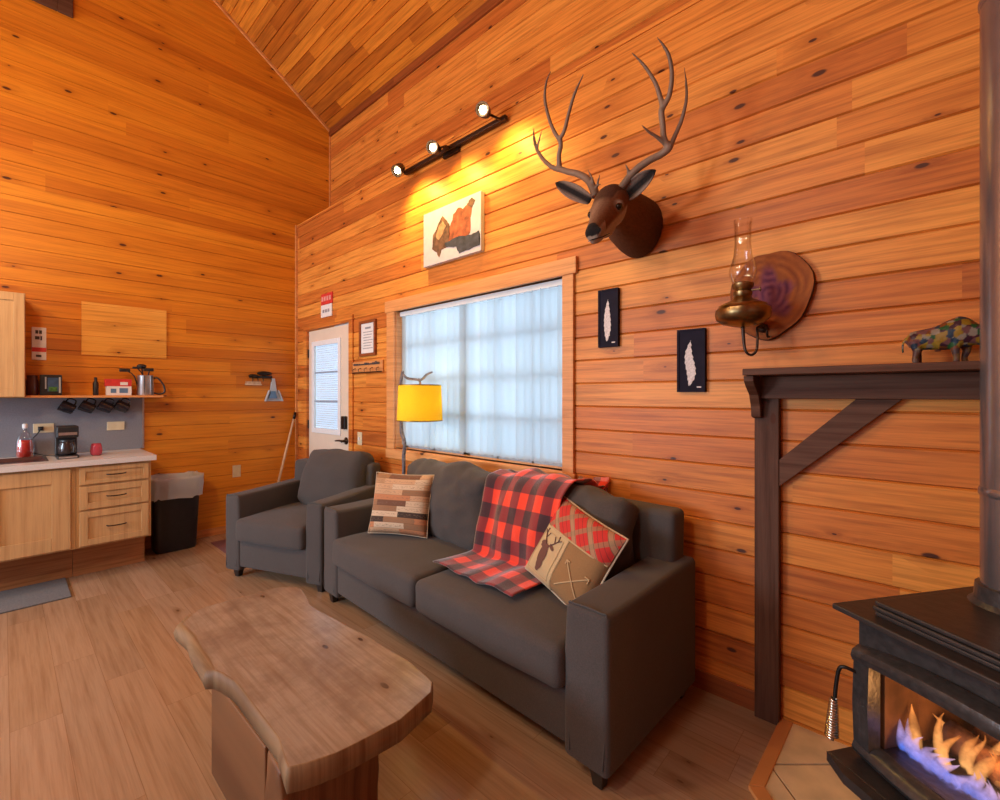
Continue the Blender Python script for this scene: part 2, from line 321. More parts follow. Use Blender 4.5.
# ------------------------------------------------------------------ mesh helpers
def box(bm, lo, hi, mat=None):
    vs = [bm.verts.new((x, y, z)) for x in (lo[0], hi[0]) for y in (lo[1], hi[1]) for z in (lo[2], hi[2])]
    if mat is not None:
        for v in vs: v.co = mat @ v.co
    for f in ((0, 1, 3, 2), (4, 6, 7, 5), (0, 4, 5, 1), (2, 3, 7, 6), (0, 2, 6, 4), (1, 5, 7, 3)):
        bm.faces.new([vs[i] for i in f])
    return vs
def rbox(bm, lo, hi, r, seg=3, n=(1, 1, 1), fn=None, mat=None):
    """box with rounded edges and an inner grid, bent by fn(point, unit)"""
    ax = []
    for a in range(3):
        l, h = lo[a], hi[a]; rr = min(r, (h - l) * 0.499)
        c = [l + rr * (1 - math.cos(i / seg * PI / 2)) for i in range(seg + 1)]
        m_ = [l + rr + (h - l - 2 * rr) * i / n[a] for i in range(1, n[a])]
        c2 = [h - rr * (1 - math.cos(i / seg * PI / 2)) for i in range(seg, -1, -1)]
        ax.append(c + m_ + c2)
    V = {}
    def gv(i, j, k):
        if (i, j, k) in V: return V[(i, j, k)]
        p = Vector((ax[0][i], ax[1][j], ax[2][k])); q = Vector()
        for a in range(3):
            rr = min(r, (hi[a] - lo[a]) * 0.499)
            q[a] = min(max(p[a], lo[a] + rr), hi[a] - rr)
        d = p - q
        if d.length > 1e-9: p = q + d.normalized() * r if r < min(hi[a] - lo[a] for a in range(3)) * .5 else q + d.normalized() * min(r, d.length * 1.0)
        if fn:
            u = Vector([2 * (p[a] - lo[a]) / (hi[a] - lo[a]) - 1 for a in range(3)]); p = fn(p, u)
        if mat is not None: p = mat @ p
        V[(i, j, k)] = bm.verts.new(p); return V[(i, j, k)]
    nx, ny, nz = len(ax[0]), len(ax[1]), len(ax[2])
    for i in range(nx - 1):
        for j in range(ny - 1):
            bm.faces.new([gv(i, j, 0), gv(i, j + 1, 0), gv(i + 1, j + 1, 0), gv(i + 1, j, 0)])
            bm.faces.new([gv(i, j, nz - 1), gv(i + 1, j, nz - 1), gv(i + 1, j + 1, nz - 1), gv(i, j + 1, nz - 1)])
    for i in range(nx - 1):
        for k in range(nz - 1):
            bm.faces.new([gv(i, 0, k), gv(i + 1, 0, k), gv(i + 1, 0, k + 1), gv(i, 0, k + 1)])
            bm.faces.new([gv(i, ny - 1, k), gv(i, ny - 1, k + 1), gv(i + 1, ny - 1, k + 1), gv(i + 1, ny - 1, k)])
    for j in range(ny - 1):
        for k in range(nz - 1):
            bm.faces.new([gv(0, j, k), gv(0, j, k + 1), gv(0, j + 1, k + 1), gv(0, j + 1, k)])
            bm.faces.new([gv(nx - 1, j, k), gv(nx - 1, j + 1, k), gv(nx - 1, j + 1, k + 1), gv(nx - 1, j, k + 1)])
def smoothpts(pts, n=6):
    P = [Vector(p) for p in pts]; out = []
    for i in range(len(P) - 1):
        p0 = P[max(i - 1, 0)]; p1 = P[i]; p2 = P[i + 1]; p3 = P[min(i + 2, len(P) - 1)]
        for k in range(n):
            t = k / n
            out.append(0.5 * ((2 * p1) + (p2 - p0) * t + (2 * p0 - 5 * p1 + 4 * p2 - p3) * t * t + (3 * p1 - p0 - 3 * p2 + p3) * t ** 3))
    out.append(P[-1]); return out
def smoothr(rs, n=6):
    out = []
    for i in range(len(rs) - 1):
        for k in range(n): out.append(rs[i] + (rs[i + 1] - rs[i]) * k / n)
    out.append(rs[-1]); return out
def tube(bm, pts, rad, seg=10, cap=True, smooth=0):
    if not isinstance(rad, (list, tuple)): rad = [rad] * len(pts)
    if smooth: pts = smoothpts(pts, smooth); rad = smoothr(list(rad), smooth)
    P = [Vector(p) for p in pts]; rings = []; up = None
    for i, p in enumerate(P):
        t = (P[min(i + 1, len(P) - 1)] - P[max(i - 1, 0)]).normalized()
        if up is None:
            up = Vector((0, 0, 1)) if abs(t.z) < 0.9 else Vector((1, 0, 0))
        up = (up - t * up.dot(t))
        if up.length < 1e-6: up = Vector((0, 1, 0)) - t * t.y
        up.normalize(); s = t.cross(up)
        rings.append([bm.verts.new(p + (up * math.cos(a) + s * math.sin(a)) * rad[i]) for a in [2 * PI * k / seg for k in range(seg)]])
    for a, b in zip(rings, rings[1:]):
        for k in range(seg): bm.faces.new([a[k], a[(k + 1) % seg], b[(k + 1) % seg], b[k]])
    if cap: bm.faces.new(rings[0][::-1]); bm.faces.new(rings[-1])
    return rings
def lathe(bm, prof, seg=24, center=(0, 0, 0), mat=None, sy=1.0, cap=True):
    cx, cy, cz = center; rings = []
    for r, z in prof:
        rings.append([bm.verts.new((cx + r * math.cos(2 * PI * k / seg), cy + sy * r * math.sin(2 * PI * k / seg), cz + z)) for k in range(seg)])
    if mat is not None:
        for rg in rings:
            for v in rg: v.co = mat @ v.co
    for a, b in zip(rings, rings[1:]):
        for k in range(seg): bm.faces.new([a[k], a[(k + 1) % seg], b[(k + 1) % seg], b[k]])
    if cap:
        bm.faces.new(rings[0][::-1]); bm.faces.new(rings[-1])
    return rings
def prism(bm, pts, lo, hi, plane='XZ', mat=None):
    """polygon given in a plane, extruded along the third axis"""
    def mk(a, b, c):
        p = {'XZ': (a, c, b), 'YZ': (c, a, b), 'XY': (a, b, c)}[plane]
        return bm.verts.new(mat @ Vector(p) if mat is not None else p)
    A = [mk(a, b, lo) for a, b in pts]; B = [mk(a, b, hi) for a, b in pts]
    bm.faces.new(A); bm.faces.new(B[::-1])
    for i in range(len(pts)):
        j = (i + 1) % len(pts); bm.faces.new([A[i], B[i], B[j], A[j]])
def loft(bm, secs, seg=20, cap=True):
    """secs: (center, tangent, rx, rz, up)"""
    rings = []
    for c, t, rx, rz in secs:
        c = Vector(c); t = Vector(t).normalized()
        s = t.cross(Vector((0, 0, 1))); s.normalize(); u = s.cross(t)
        rings.append([bm.verts.new(c + s * rx * math.cos(a) + u * rz * math.sin(a)) for a in [2 * PI * k / seg for k in range(seg)]])
    for a, b in zip(rings, rings[1:]):
        for k in range(seg): bm.faces.new([a[k], a[(k + 1) % seg], b[(k + 1) % seg], b[k]])
    if cap: bm.faces.new(rings[0][::-1]); bm.faces.new(rings[-1])
    return rings

def NB(): return bmesh.new()
def rootmat(o):
    while o.parent: o = o.parent
    return Matrix.LocRotScale(o.location, o.rotation_euler, None)
def obj(name, bm, mat, parent=None, origin=None, smooth=False, local=False, bevel=0, subsurf=0, rotz=0, keepnormals=False):
    """links bm as one mesh object. World coordinates unless local=True."""
    if not keepnormals: bmesh.ops.recalc_face_normals(bm, faces=bm.faces)
    me = bpy.data.meshes.new(name)
    o = bpy.data.objects.new(name, me); C.objects.link(o)
    if parent is not None:
        o.parent = parent
        if not local: bm.transform(rootmat(parent).inverted())
    elif origin is not None:
        if not local: bm.transform(Matrix.LocRotScale(Vector(origin), Matrix.Rotation(rotz, 3, 'Z').to_euler(), None).inverted())
        o.location = origin; o.rotation_euler = (0, 0, rotz)
    bm.to_mesh(me); bm.free()
    for m in (mat if isinstance(mat, (list, tuple)) else [mat]): me.materials.append(m)
    if smooth:
        for p in me.polygons: p.use_smooth = True
        if smooth == 'auto': 
            try: me.set_sharp_from_angle(angle=R(40))
            except Exception: pass
    if bevel:
        md = o.modifiers.new('Bevel', 'BEVEL'); md.width = bevel; md.segments = 2; md.limit_method = 'ANGLE'
    if subsurf:
        md = o.modifiers.new('Sub', 'SUBSURF'); md.levels = subsurf; md.render_levels = subsurf
    return o
def thing(name, label, cat, loc=(0, 0, 0), rotz=0, group=None):
    o = bpy.data.objects.new(name, None); C.objects.link(o); o.empty_display_size = 0.05
    o.location = loc; o.rotation_euler = (0, 0, rotz); return tag(o, label, cat, group)
def tag(o, label, cat, group=None, kind=None):
    o['label'] = label; o['category'] = cat
    if group: o['group'] = group
    if kind: o['kind'] = kind
    return o
def struct(name, bm, mat, label=None, origin=(0, 0, 0), **kw):
    o = obj(name, bm, mat, None, origin, **kw); o['kind'] = 'structure'
    o['label'] = label or name.replace('_', ' '); o['category'] = name.split('_')[0]
    return o
def paint(o, fn):
    me = o.data; at = me.color_attributes.new('Col', 'FLOAT_COLOR', 'POINT')
    for i, v in enumerate(me.vertices): at.data[i].color = c4(fn(v.co))
def lerp(a, b, t): t = min(max(t, 0), 1); return tuple(x + (y - x) * t for x, y in zip(a, b))
def fuse(o, voxel, smooth_it=0):
    md = o.modifiers.new('Remesh', 'REMESH'); md.mode = 'VOXEL'; md.voxel_size = voxel; md.use_smooth_shade = True
    dg = bpy.context.evaluated_depsgraph_get()
    me = bpy.data.meshes.new_from_object(o.evaluated_get(dg)); o.modifiers.clear()
    mats = list(o.data.materials); o.data = me
    me.materials.clear()
    for m in mats: me.materials.append(m)
    if smooth_it:
        bm = NB(); bm.from_mesh(me)
        for _ in range(smooth_it): bmesh.ops.smooth_vert(bm, verts=bm.verts, factor=0.5, use_axis_x=True, use_axis_y=True, use_axis_z=True)
        bm.to_mesh(me); bm.free()
    for p in me.polygons: p.use_smooth = True

def plankwall(name, x0, x1, z0, z1, openings, mat, matrix, label, row=0.1275, phase=0.0225, cut=None, gap=0.0055):
    """v-groove boards along local X, stacked in local Z, room side is local -Y"""
    bm = NB(); i = math.floor((z0 - phase) / row)
    while phase + i * row < z1:
        a = max(z0, phase + i * row); b = min(z1, phase + (i + 1) * row); i += 1
        if b - a < 1e-4: continue
        cuts = {a, b}
        for (ox0, ox1, oz0, oz1) in openings:
            for q in (oz0, oz1):
                if a + 1e-4 < q < b - 1e-4: cuts.add(q)
        cuts = sorted(cuts)
        for lo, hi in zip(cuts, cuts[1:]):
            spans = [(x0, x1)]
            for (ox0, ox1, oz0, oz1) in openings:
                if lo >= oz0 - 1e-4 and hi <= oz1 + 1e-4:
                    ns = []
                    for s0, s1 in spans:
                        if ox0 > s0: ns.append((s0, min(ox0, s1)))
                        if ox1 < s1: ns.append((max(ox1, s0), s1))
                    spans = [s for s in ns if s[1] - s[0] > 1e-4]
            g0 = gap if abs(lo - (phase + (i - 1) * row)) < 1e-4 else 0
            g1 = gap if abs(hi - (phase + i * row)) < 1e-4 else 0
            pr = [(0.03, lo), (0.010 if g0 else 0, lo)]
            if g0: pr.append((0, lo + g0))
            if g1: pr.append((0, hi - g1))
            pr += [(0.010 if g1 else 0, hi), (0.03, hi)]
            for s0, s1 in spans:
                prism(bm, pr, s0, s1, 'YZ')
    o = obj(name, bm, mat, None, (0, 0, 0)); o.matrix_world = matrix
    o['kind'] = 'structure'; o['label'] = label; o['category'] = name.split('_')[0]
    return o

# ------------------------------------------------------------------ room
XF, YA, YU, XR, YB = -5.03, 2.19, 2.575, 2.7, -3.5
HL = 3.22
WIN = (-3.165, -1.50, 0.925, 2.045)
DOOR = (-4.775, -3.895, -0.01, 2.04)
I4 = Matrix.Identity(4)
plankwall('wall_front', XF - 0.02, XR + 0.05, 0, HL, [WIN, DOOR], M['pine'], Matrix.Translation((0, YA, 0)), 'orange knotty pine board wall with the window and door')
# planks of the upper, set back wall
plankwall('wall_front_upper', XF - 0.02, XR + 0.05, 3.16, 4.75, [], M['pine'], Matrix.Translation((0, YU, 0)), 'set back upper part of the pine wall above the ledge')
b = NB(); box(b, (XF, YA + 0.001, HL - 0.02), (XR, YU + 0.03, HL)); struct('trim_1', b, M['trimwood'], 'flat pine ledge top where the wall steps back')
# gable wall: local x -> world y, faces +X
mf = Matrix.Translation((XF, 0, 0)) @ Matrix.Rotation(R(90), 4, 'Z')
plankwall('wall_left', YB, YU + 0.05, 0, 6.7, [], M['pine_far'], mf, 'tall gable wall of orange knotty pine boards behind the kitchen', phase=0.06, gap=0.0022)
# back and right walls with daylight windows
WB = [(-4.5, -3.0, 0.9, 2.3), (-2.3, -.9, 0.5, 2.4)]
mb = Matrix.Translation((0, YB, 0)) @ Matrix.Rotation(R(180), 4, 'Z')
plankwall('wall_back', -XR - 0.05, -XF + 0.02, 0, 4.75, [(-b_, -a_, c_, d_) for a_, b_, c_, d_ in WB], M['pine'], mb, 'pine wall behind the camera')
mr = Matrix.Translation((XR, 0, 0)) @ Matrix.Rotation(R(-90), 4, 'Z')
plankwall('wall_right', -YU - 0.05, -YB, 0, 6.7, [(0.2, 1.8, 0.9, 2.3)], M['pine'], mr, 'pine wall to the right of the camera')
# sloped ceilings
sl = math.atan2(2.01, 3.075)
mc = Matrix.Translation((0, YU, 4.43)) @ Matrix.Rotation(PI / 2 - sl, 4, 'X')
# local z runs up the slope (towards -y), local -y faces down into the room
def ceilmat(y0, z0, y1, z1):
    d = Vector((0, y1 - y0, z1 - z0)).normalized(); x = Vector((1, 0, 0)); n = d.cross(x)   # local y
    if n.z < 0: n = -n; x = -x
    return Matrix(((x.x, n.x, d.x, 0), (x.y, n.y, d.y, y0), (x.z, n.z, d.z, z0), (0, 0, 0, 1)))
mc = ceilmat(YU, 4.43, -0.5, 6.44); ln = Vector((0, -3.075, 2.01)).length
sx = mc[0][0]
plankwall('ceiling', *( (XF - .02, XR + .05) if sx > 0 else (-XR - .05, -XF + .02)), -0.06, ln + 0.03, [], M['pine_ceil'], mc, 'sloping ceiling of mixed tone pine boards', row=0.09, phase=0)
mc2 = ceilmat(YB, 4.43, -0.5, 6.44); ln2 = Vector((0, 3.0, 2.01)).length
sx = mc2[0][0]
plankwall('ceiling_back', *((XF - .02, XR + .05) if sx > 0 else (-XR - .05, -XF + .02)), -0.06, ln2 + 0.03, [], M['pine_ceil'], mc2, 'far slope of the pine ceiling', row=0.09, phase=0)
# trims
b = NB(); box(b, (XF, YA - 0.022, 0), (XF + 0.022, YA, HL)); struct('trim_2', b, M['trimwood'], 'narrow pine corner strip beside the door')
b = NB(); box(b, (XF + 0.022, YA - 0.008, HL - 0.03), (XR, YA, HL)); struct('trim_3', b, M['pine'], 'thin pine edge strip along the ledge')
b = NB(); box(b, (XF, YU - 0.02, 4.36), (XR, YU, 4.44)); struct('trim_4', b, M['redtrim'], 'pine eave strip where the ceiling starts')
b = NB(); dd = Vector((0, -3.075, 2.01)).normalized()
prism(b, [(YU, 4.40), (YU, 4.43), (-0.5, 6.44), (-0.5, 6.41)], XF, XF + 0.02, 'YZ'); struct('trim_5', b, M['trimwood'], 'thin pine strip along the gable slope')
b = NB(); box(b, (XF, YU - 0.015, HL), (XF + 0.015, YU, 4.40)); struct('trim_6', b, M['trimwood'], 'upper corner strip')
b = NB(); box(b, (-3.83, YA - 0.012, 0), (-0.505, YA, 0.085)); struct('baseboard_front', b, M['redtrim'], 'red stained baseboard under the window wall', bevel=0.002)
b = NB(); box(b, (XF, 0.80, 0), (XF + 0.012, YA - 0.03, 0.07)); struct('baseboard_left', b, M['trimwood'], 'pine baseboard of the kitchen wall', bevel=0.002)

# floor
b = NB(); box(b, (XF - 0.05, YB - 0.05, -0.05), (XR + 0.05, YA + 0.03, 0)); struct('floor', b, M['floor'], 'tan oak plank floor')
# hearth
hp = [(-0.372, YA), (-0.382, 1.765), (0.30, 1.02), (1.35, 1.02), (1.35, YA)]
b = NB(); prism(b, hp, 0.0, 0.008, 'XY'); hearth = struct('floor_hearth', b, M['grout'], 'tan tiled hearth under the stove')
b = NB()
d1 = Vector((0.675, -0.738)).normalized(); d2 = Vector((0.738, 0.675)).normalized(); o0 = Vector((-0.382, 1.765))
def clip(poly, hull):
    def inside(p, a, c_): return (c_[0] - a[0]) * (p[1] - a[1]) - (c_[1] - a[1]) * (p[0] - a[0]) >= -1e-9
    def inter(p, q, a, c_):
        x1, y1, x2, y2, x3, y3, x4, y4 = *p, *q, *a, *c_
        den = (x1 - x2) * (y3 - y4) - (y1 - y2) * (x3 - x4)
        t = ((x1 - x3) * (y3 - y4) - (y1 - y3) * (x3 - x4)) / den
        return (x1 + t * (x2 - x1), y1 + t * (y2 - y1))
    out = poly
    for i in range(len(hull)):
        a, c_ = hull[i], hull[(i + 1) % len(hull)]; inp = out; out = []
        for k in range(len(inp)):
            p, q = inp[k - 1], inp[k]
            if inside(q, a, c_):
                if not inside(p, a, c_): out.append(inter(p, q, a, c_))
                out.append(q)
            elif inside(p, a, c_): out.append(inter(p, q, a, c_))
        if not out: return []
    return out
hull = hp
T = 0.40
for i in range(-3, 6):
    for j in range(-2, 6):
        q0 = o0 + d1 * (i * T - 0.1) + d2 * (j * T + 0.005 - 0.33)
        g = 0.004
        sq = [q0 + d1 * g + d2 * g, q0 + d1 * (T - g) + d2 * g, q0 + d1 * (T - g) + d2 * (T - g), q0 + d1 * g + d2 * (T - g)]
        pl = clip([tuple(p) for p in sq], hull)
        if len(pl) >= 3: prism(b, pl, 0.006, 0.012, 'XY')
tl = obj('hearth_tile', b, M['tile'], hearth); 
b = NB()
w = 0.046
prism(b, [(-0.372, YA), (-0.382, 1.765), (-0.382 - w * .98, 1.765 - .03), (-0.372 - w, YA)], 0.0, 0.016, 'XY')
prism(b, [(-0.382, 1.765), (0.30, 1.02), (0.30 - .03, 1.02 - w), (-0.382 - w * .98, 1.765 - .03)], 0.0, 0.016, 'XY')
prism(b, [(0.30, 1.02), (1.35, 1.02), (1.35, 1.02 - w), (0.27, 1.02 - w)], 0.0, 0.016, 'XY')
struct('trim_7', b, M['trimwood'], 'wooden border strip around the hearth', bevel=0.003)

# ------------------------------------------------------------------ window
x0, x1, z0, z1 = WIN
b = NB()
box(b, (x0 - 0.105, YA - 0.022, z0 - 0.01), (x0, YA, z1 + 0.0)); 
box(b, (x0 - 0.125, YA - 0.026, z1), (x1 + 0.095, YA, z1 + 0.095))
box(b, (x0 - 0.115, YA - 0.024, z0 - 0.085), (x1 + 0.085, YA, z0 - 0.01))
box(b, (x1, YA - 0.022, z0 - 0.01), (x1 + 0.075, YA, z1))
w1 = struct('window_1', b, M['trimwood'], 'wide living room window with pine casing', bevel=0.003)
b = NB()
for lo, hi in (((x0 - .012, YA + .0005, z0), (x0 + .006, YA + .16, z1)), ((x1, YA, z0), (x1 + .012, YA + .16, z1)), ((x0 - .012, YA, z1), (x1 + .012, YA + .16, z1 + .012)), ((x0 - .012, YA, z0 - .012), (x1 + .012, YA + .16, z0))): box(b, lo, hi)
obj('window_jamb', b, M['trimwood'], w1)
b = NB(); yy = YA + 0.098
def bar(ax0, az0, ax1, az1): box(b, (ax0, yy, az0), (ax1, yy + 0.03, az1))
bar(x0, z0, x0 + .04, z1); bar(x1 - .04, z0, x1, z1); bar(x0, z0, x1, z0 + .04); bar(x0, z1 - .04, x1, z1)
xm = -2.42; bar(xm - .035, z0, xm + .035, z1)
for k in range(1, 4): zz = z0 + (z1 - z0) * k / 4; bar(x0, zz - .014, x1, zz + .014)
for xx in (x0 + (xm - x0) / 2, xm + (x1 - xm) / 3, xm + 2 * (x1 - xm) / 3): bar(xx - .008, z0, xx + .008, z1)
obj('window_frame', b, flat('grey_vinyl', (.30, .36, .42), .5), w1)
b = NB(); box(b, (x0, yy + .012, z0), (x1, yy + .018, z1)); obj('window_pane', b, M['glass'], w1)

# vertical blinds
vb = thing('vertical_blinds', 'long white vertical fabric blinds hanging closed in the wide window', 'blinds', (-2.33, YA + 0.06, z0))
b = NB(); box(b, (x0 + .005, YA + .035, z1 - .035), (x1 - .005, YA + .085, z1 - 0.001)); obj('headrail', b, M['whiteframe'], vb)
b = NB(); n = 24
for i in range(n):
    t = i / (n - 1); xx = x0 + 0.035 + (x1 - x0 - 0.07) * (t ** 0.93)
    ang = R(18 + (14 if i > 17 else 0) + random.uniform(-12, 12))
    dx, dy = math.cos(ang) * .044, math.sin(ang) * .044; zb = z0 + 0.022 + random.uniform(0, .006)
    prev = None
    for k in range(7):
        s = -1 + 2 * k / 6; cur = 0.006 * (1 - s * s)
        px_, py_ = xx + dx * s - math.sin(ang) * cur, YA + .058 + dy * s + math.cos(ang) * cur
        cv = [bm_v for bm_v in (b.verts.new((px_, py_, zb)), b.verts.new((px_, py_, z1 - .03)))]
        if prev: b.faces.new([prev[0], cv[0], cv[1], prev[1]])
        prev = cv
so = obj('blind_slats', b, M['slat'], vb, smooth=True)
b = NB()
for i in range(n - 1):
    t = i / (n - 1); t2 = (i + 1) / (n - 1)
    xa = x0 + 0.05 + (x1 - x0 - 0.10) * (t ** 0.93); xb = x0 + 0.05 + (x1 - x0 - 0.10) * (t2 ** 0.93)
    tube(b, [(xa, YA + .06, z0 + .028), ((xa + xb) / 2, YA + .06, z0 + .018), (xb, YA + .06, z0 + .028)], 0.0012, 5, True, 2)
obj('bottom_chain', b, M['greypl'], vb)

# ------------------------------------------------------------------ entry door
x0, x1 = -4.765, -3.905
b = NB()
gx0, gx1, gz0, gz1 = -4.655, -4.115, 1.00, 1.885
for lo, hi in (((x0, YA + .012, 0.01), (gx0, YA + .05, 2.03)), ((gx1, YA + .012, 0.01), (x1, YA + .05, 2.03)), ((gx0, YA + .012, 0.01), (gx1, YA + .05, gz0)), ((gx0, YA + .012, gz1), (gx1, YA + .05, 2.03))): box(b, lo, hi)
dr = struct('door_1', b, M['doorpaint'], 'cream entry door with a tall blind covered glass')
b = NB()
for lo, hi in (((gx0 - .03, YA - .0, gz0 - .03), (gx0 + .02, YA + .012, gz1 + .03)), ((gx1 - .02, YA, gz0 - .03), (gx1 + .03, YA + .012, gz1 + .03)), ((gx0 + .02, YA, gz0 - .03), (gx1 - .02, YA + .012, gz0 + .02)), ((gx0 + .02, YA, gz1 - .02), (gx1 - .02, YA + .012, gz1 + .03))): box(b, lo, hi)
obj('glass_surround', b, M['whiteframe'], dr, bevel=0.003)
b = NB()
for k in (1, 2): zz = gz0 + (gz1 - gz0) * k / 3; box(b, (gx0, YA + .014, zz - .008), (gx1, YA + .02, zz + .008))
obj('muntin', b, flat('muntin_grey', (0.30, 0.36, 0.45), .5), dr)
b = NB()
zz = gz0 + .02
while zz < gz1: box(b, (gx0 + .01, YA + .028, zz), (gx1 - .01, YA + .030, zz + .019)); zz += .022
obj('door_blind', b, M['miniblind'], dr)
b = NB(); box(b, (gx0, YA + .038, gz0), (gx1, YA + .042, gz1)); obj('door_glass', b, M['glass'], dr)
b = NB(); rbox(b, (-4.035, YA - .022, 1.035), (-3.965, YA + .012, 1.16), .008); box(b, (-4.015, YA - .026, 1.05), (-3.985, YA - .02, 1.08)); obj('deadbolt_keypad', b, M['blackmetal'], dr)
b = NB(); lathe(b, [(.034, 0), (.034, .008), (.014, .012), (.012, .045), (.014, .052)], 20, mat=Matrix.Translation((-3.985, YA + .012, .925)) @ Matrix.Rotation(R(90), 4, 'X'))
tube(b, [(-3.985, YA - .035, .925), (-4.03, YA - .04, .928), (-4.10, YA - .04, .922)], [.011, .009, .007], 10, True, 3); obj('door_lever', b, M['bronze'], dr, smooth=True)
b = NB()
for hz in (.25, 1.05, 1.8): tube(b, [(x0 - .004, YA + .005, hz - .045), (x0 - .004, YA + .005, hz + .045)], .008, 8)
obj('hinge', b, M['bronze'], dr)
b = NB()
box(b, (-4.84, YA - .018, 0), (-4.772, YA, 2.04)); box(b, (-3.898, YA - .018, 0), (-3.83, YA, 2.04)); box(b, (-4.84, YA - .018, 2.04), (-3.83, YA, 2.105))
struct('trim_8', b, M['redtrim'] if False else M['pine'], 'pine casing around the entry door', bevel=0.003)
b = NB(); box(b, (-4.79, YA + .05, -0.01), (-3.88, YA + .09, 2.06)); 
b.free()

# ------------------------------------------------------------------ SOFA
def soft(bm, lo, hi, r, bulge=(0, 0, 0), n=(8, 8, 6), mat=None, wr=0.0, seed=0, seg=4):
    def fn(p, u):
        q = p.copy()
        for a in range(3):
            o1, o2 = [i for i in range(3) if i != a]
            f = (1 - u[o1] ** 2) * (1 - u[o2] ** 2)
            q[a] += bulge[a] * u[a] * max(f, 0) ** 0.7
        if wr:
            q += noise.noise_vector(p * 5 + Vector((seed, 3, 1))) * wr
            q += noise.noise_vector(p * 15 + Vector((seed, 3, 1))) * wr * .45
        return q
    rbox(bm, lo, hi, r, seg, n, fn, mat)
def seating(name, label, cat, loc, rotz, W, D, armw, seats, backh, armh=0.625, gap=0.0):
    t = thing(name, label, cat, loc, rotz)
    hw, hd = W / 2, D / 2
    b = NB(); soft(b, (-hw + armw - .01, -hd + .012, .095), (hw - armw + .01, hd - .04, .30), .015, (0, 0, 0), (4, 2, 2)); obj('seat_frame', b, M['sofa'], t, local=True, smooth=True)
    for s in (-1, 1):
        b = NB(); a0, a1 = sorted((s * (hw - armw), s * hw))
        def fn(p, u):
            q = p.copy(); k = max(0, min(1, (p.z - .45) / .17))
            q.x += -s * 0.010 * (1 - k) * (1 if u.x * s < 0 else 0); q.z += 0.006 * math.sin(u.y * 2.0) * k
            return q
        rbox(b, (a0, -hd, .065), (a1, hd, armh), .022, 4, (3, 8, 6), fn); obj('armrest', b, M['sofa'], t, local=True, smooth=True)
        # front piping seam
        b = NB(); yf = -hd - .001
        tube(b, [(a0 + .02, yf, .10), (a0 + .008, yf + .012, .35), (a0 + .01, yf + .012, armh - .03), (a0 + .03, yf + .012, armh - .006), (a1 - .03, yf + .012, armh - .006), (a1 - .01, yf + .012, armh - .03), (a1 - .008, yf + .012, .35), (a1 - .02, yf, .10)], .0035, 6, True, 3)
        obj('arm_seam', b, M['piping'], t, local=True, smooth=True)
    b = NB()
    def fnb(p, u): q = p.copy(); q.y += 0.03 * max(0, (p.z - .3) / .5); return q
    rbox(b, (-hw + .045, hd - .17, .11), (hw - .045, hd - .035, backh), .03, 4, (8, 2, 5), fnb); obj('backrest', b, M['sofa'], t, local=True, smooth=True)
    iw = (W - 2 * armw) / seats
    for i in range(seats):
        l = -hw + armw + i * iw
        b = NB(); soft(b, (l + .003, -hd - .035, .295), (l + iw - .003, hd - .18, .455), .035, (0, .012, .022), (10, 10, 4), None, .004, i * 3.1); obj('seat_cushion', b, M['sofa'], t, local=True, smooth=True)
    return t, iw
sofa, iw = seating('sofa', 'long charcoal fabric two seat sofa beneath the wide window', 'sofa', (-1.812, 1.772, 0), R(-2), 2.14, .755, .175, 2, .845)
hw = 2.14 / 2
for i in range(2):
    l = -hw + .175 + i * iw
    b = NB(); mt = Matrix.Translation((0, .11, .47)) @ Matrix.Rotation(R(-12), 4, 'X')
    soft(b, (l + (.09 if i == 0 else .015), -.10, -.01), (l + iw - (.01 if i == 0 else .03), .10, .43 if i == 0 else .42), .065, (0.0, .045, .022), (22, 9, 18), mt, .030, i * 7.7 + 2)
    obj('back_cushion', b, M['sofa'], sofa, local=True, smooth=True)
def leg(parent, x, y, h=.08):
    b = NB(); vs = box(b, (x - .030, y - .030, 0), (x + .030, y + .030, h))
    for v in vs:
        if v.co.z < .001: v.co.x = x + (v.co.x - x) * .6; v.co.y = y + (v.co.y - y) * .6
    obj('leg', b, M['blackleg'], parent, local=True, bevel=.003)
for sx_ in (-1, 1):
    for sy_ in (-1, 1): leg(sofa, sx_ * (hw - .06), sy_ * .33)
RZ = R(22)
L0 = Vector((-3.795, 1.115)); ax = Vector((math.cos(RZ), math.sin(RZ))); ay = Vector((-math.sin(RZ), math.cos(RZ)))
cw, cd = .90, .76
cc = L0 + ax * cw / 2 + ay * cd / 2
chair, iw2 = seating('armchair', 'charcoal fabric armchair in the corner between bin and sofa', 'armchair', (cc.x, cc.y, 0), RZ, cw, cd, .135, 1, .80)
b = NB(); mt = Matrix.Translation((.055, .14, .45)) @ Matrix.Rotation(R(-20), 4, 'X')
soft(b, (-.285, -.10, 0), (.29, .10, .46), .07, (.0, .045, .02), (8, 5, 8), mt, .022, 21); obj('back_cushion', b, M['sofa'], chair, local=True, smooth=True)
for sx_ in (-1, 1):
    for sy_ in (-1, 1): leg(chair, sx_ * (cw / 2 - .06), sy_ * .31)

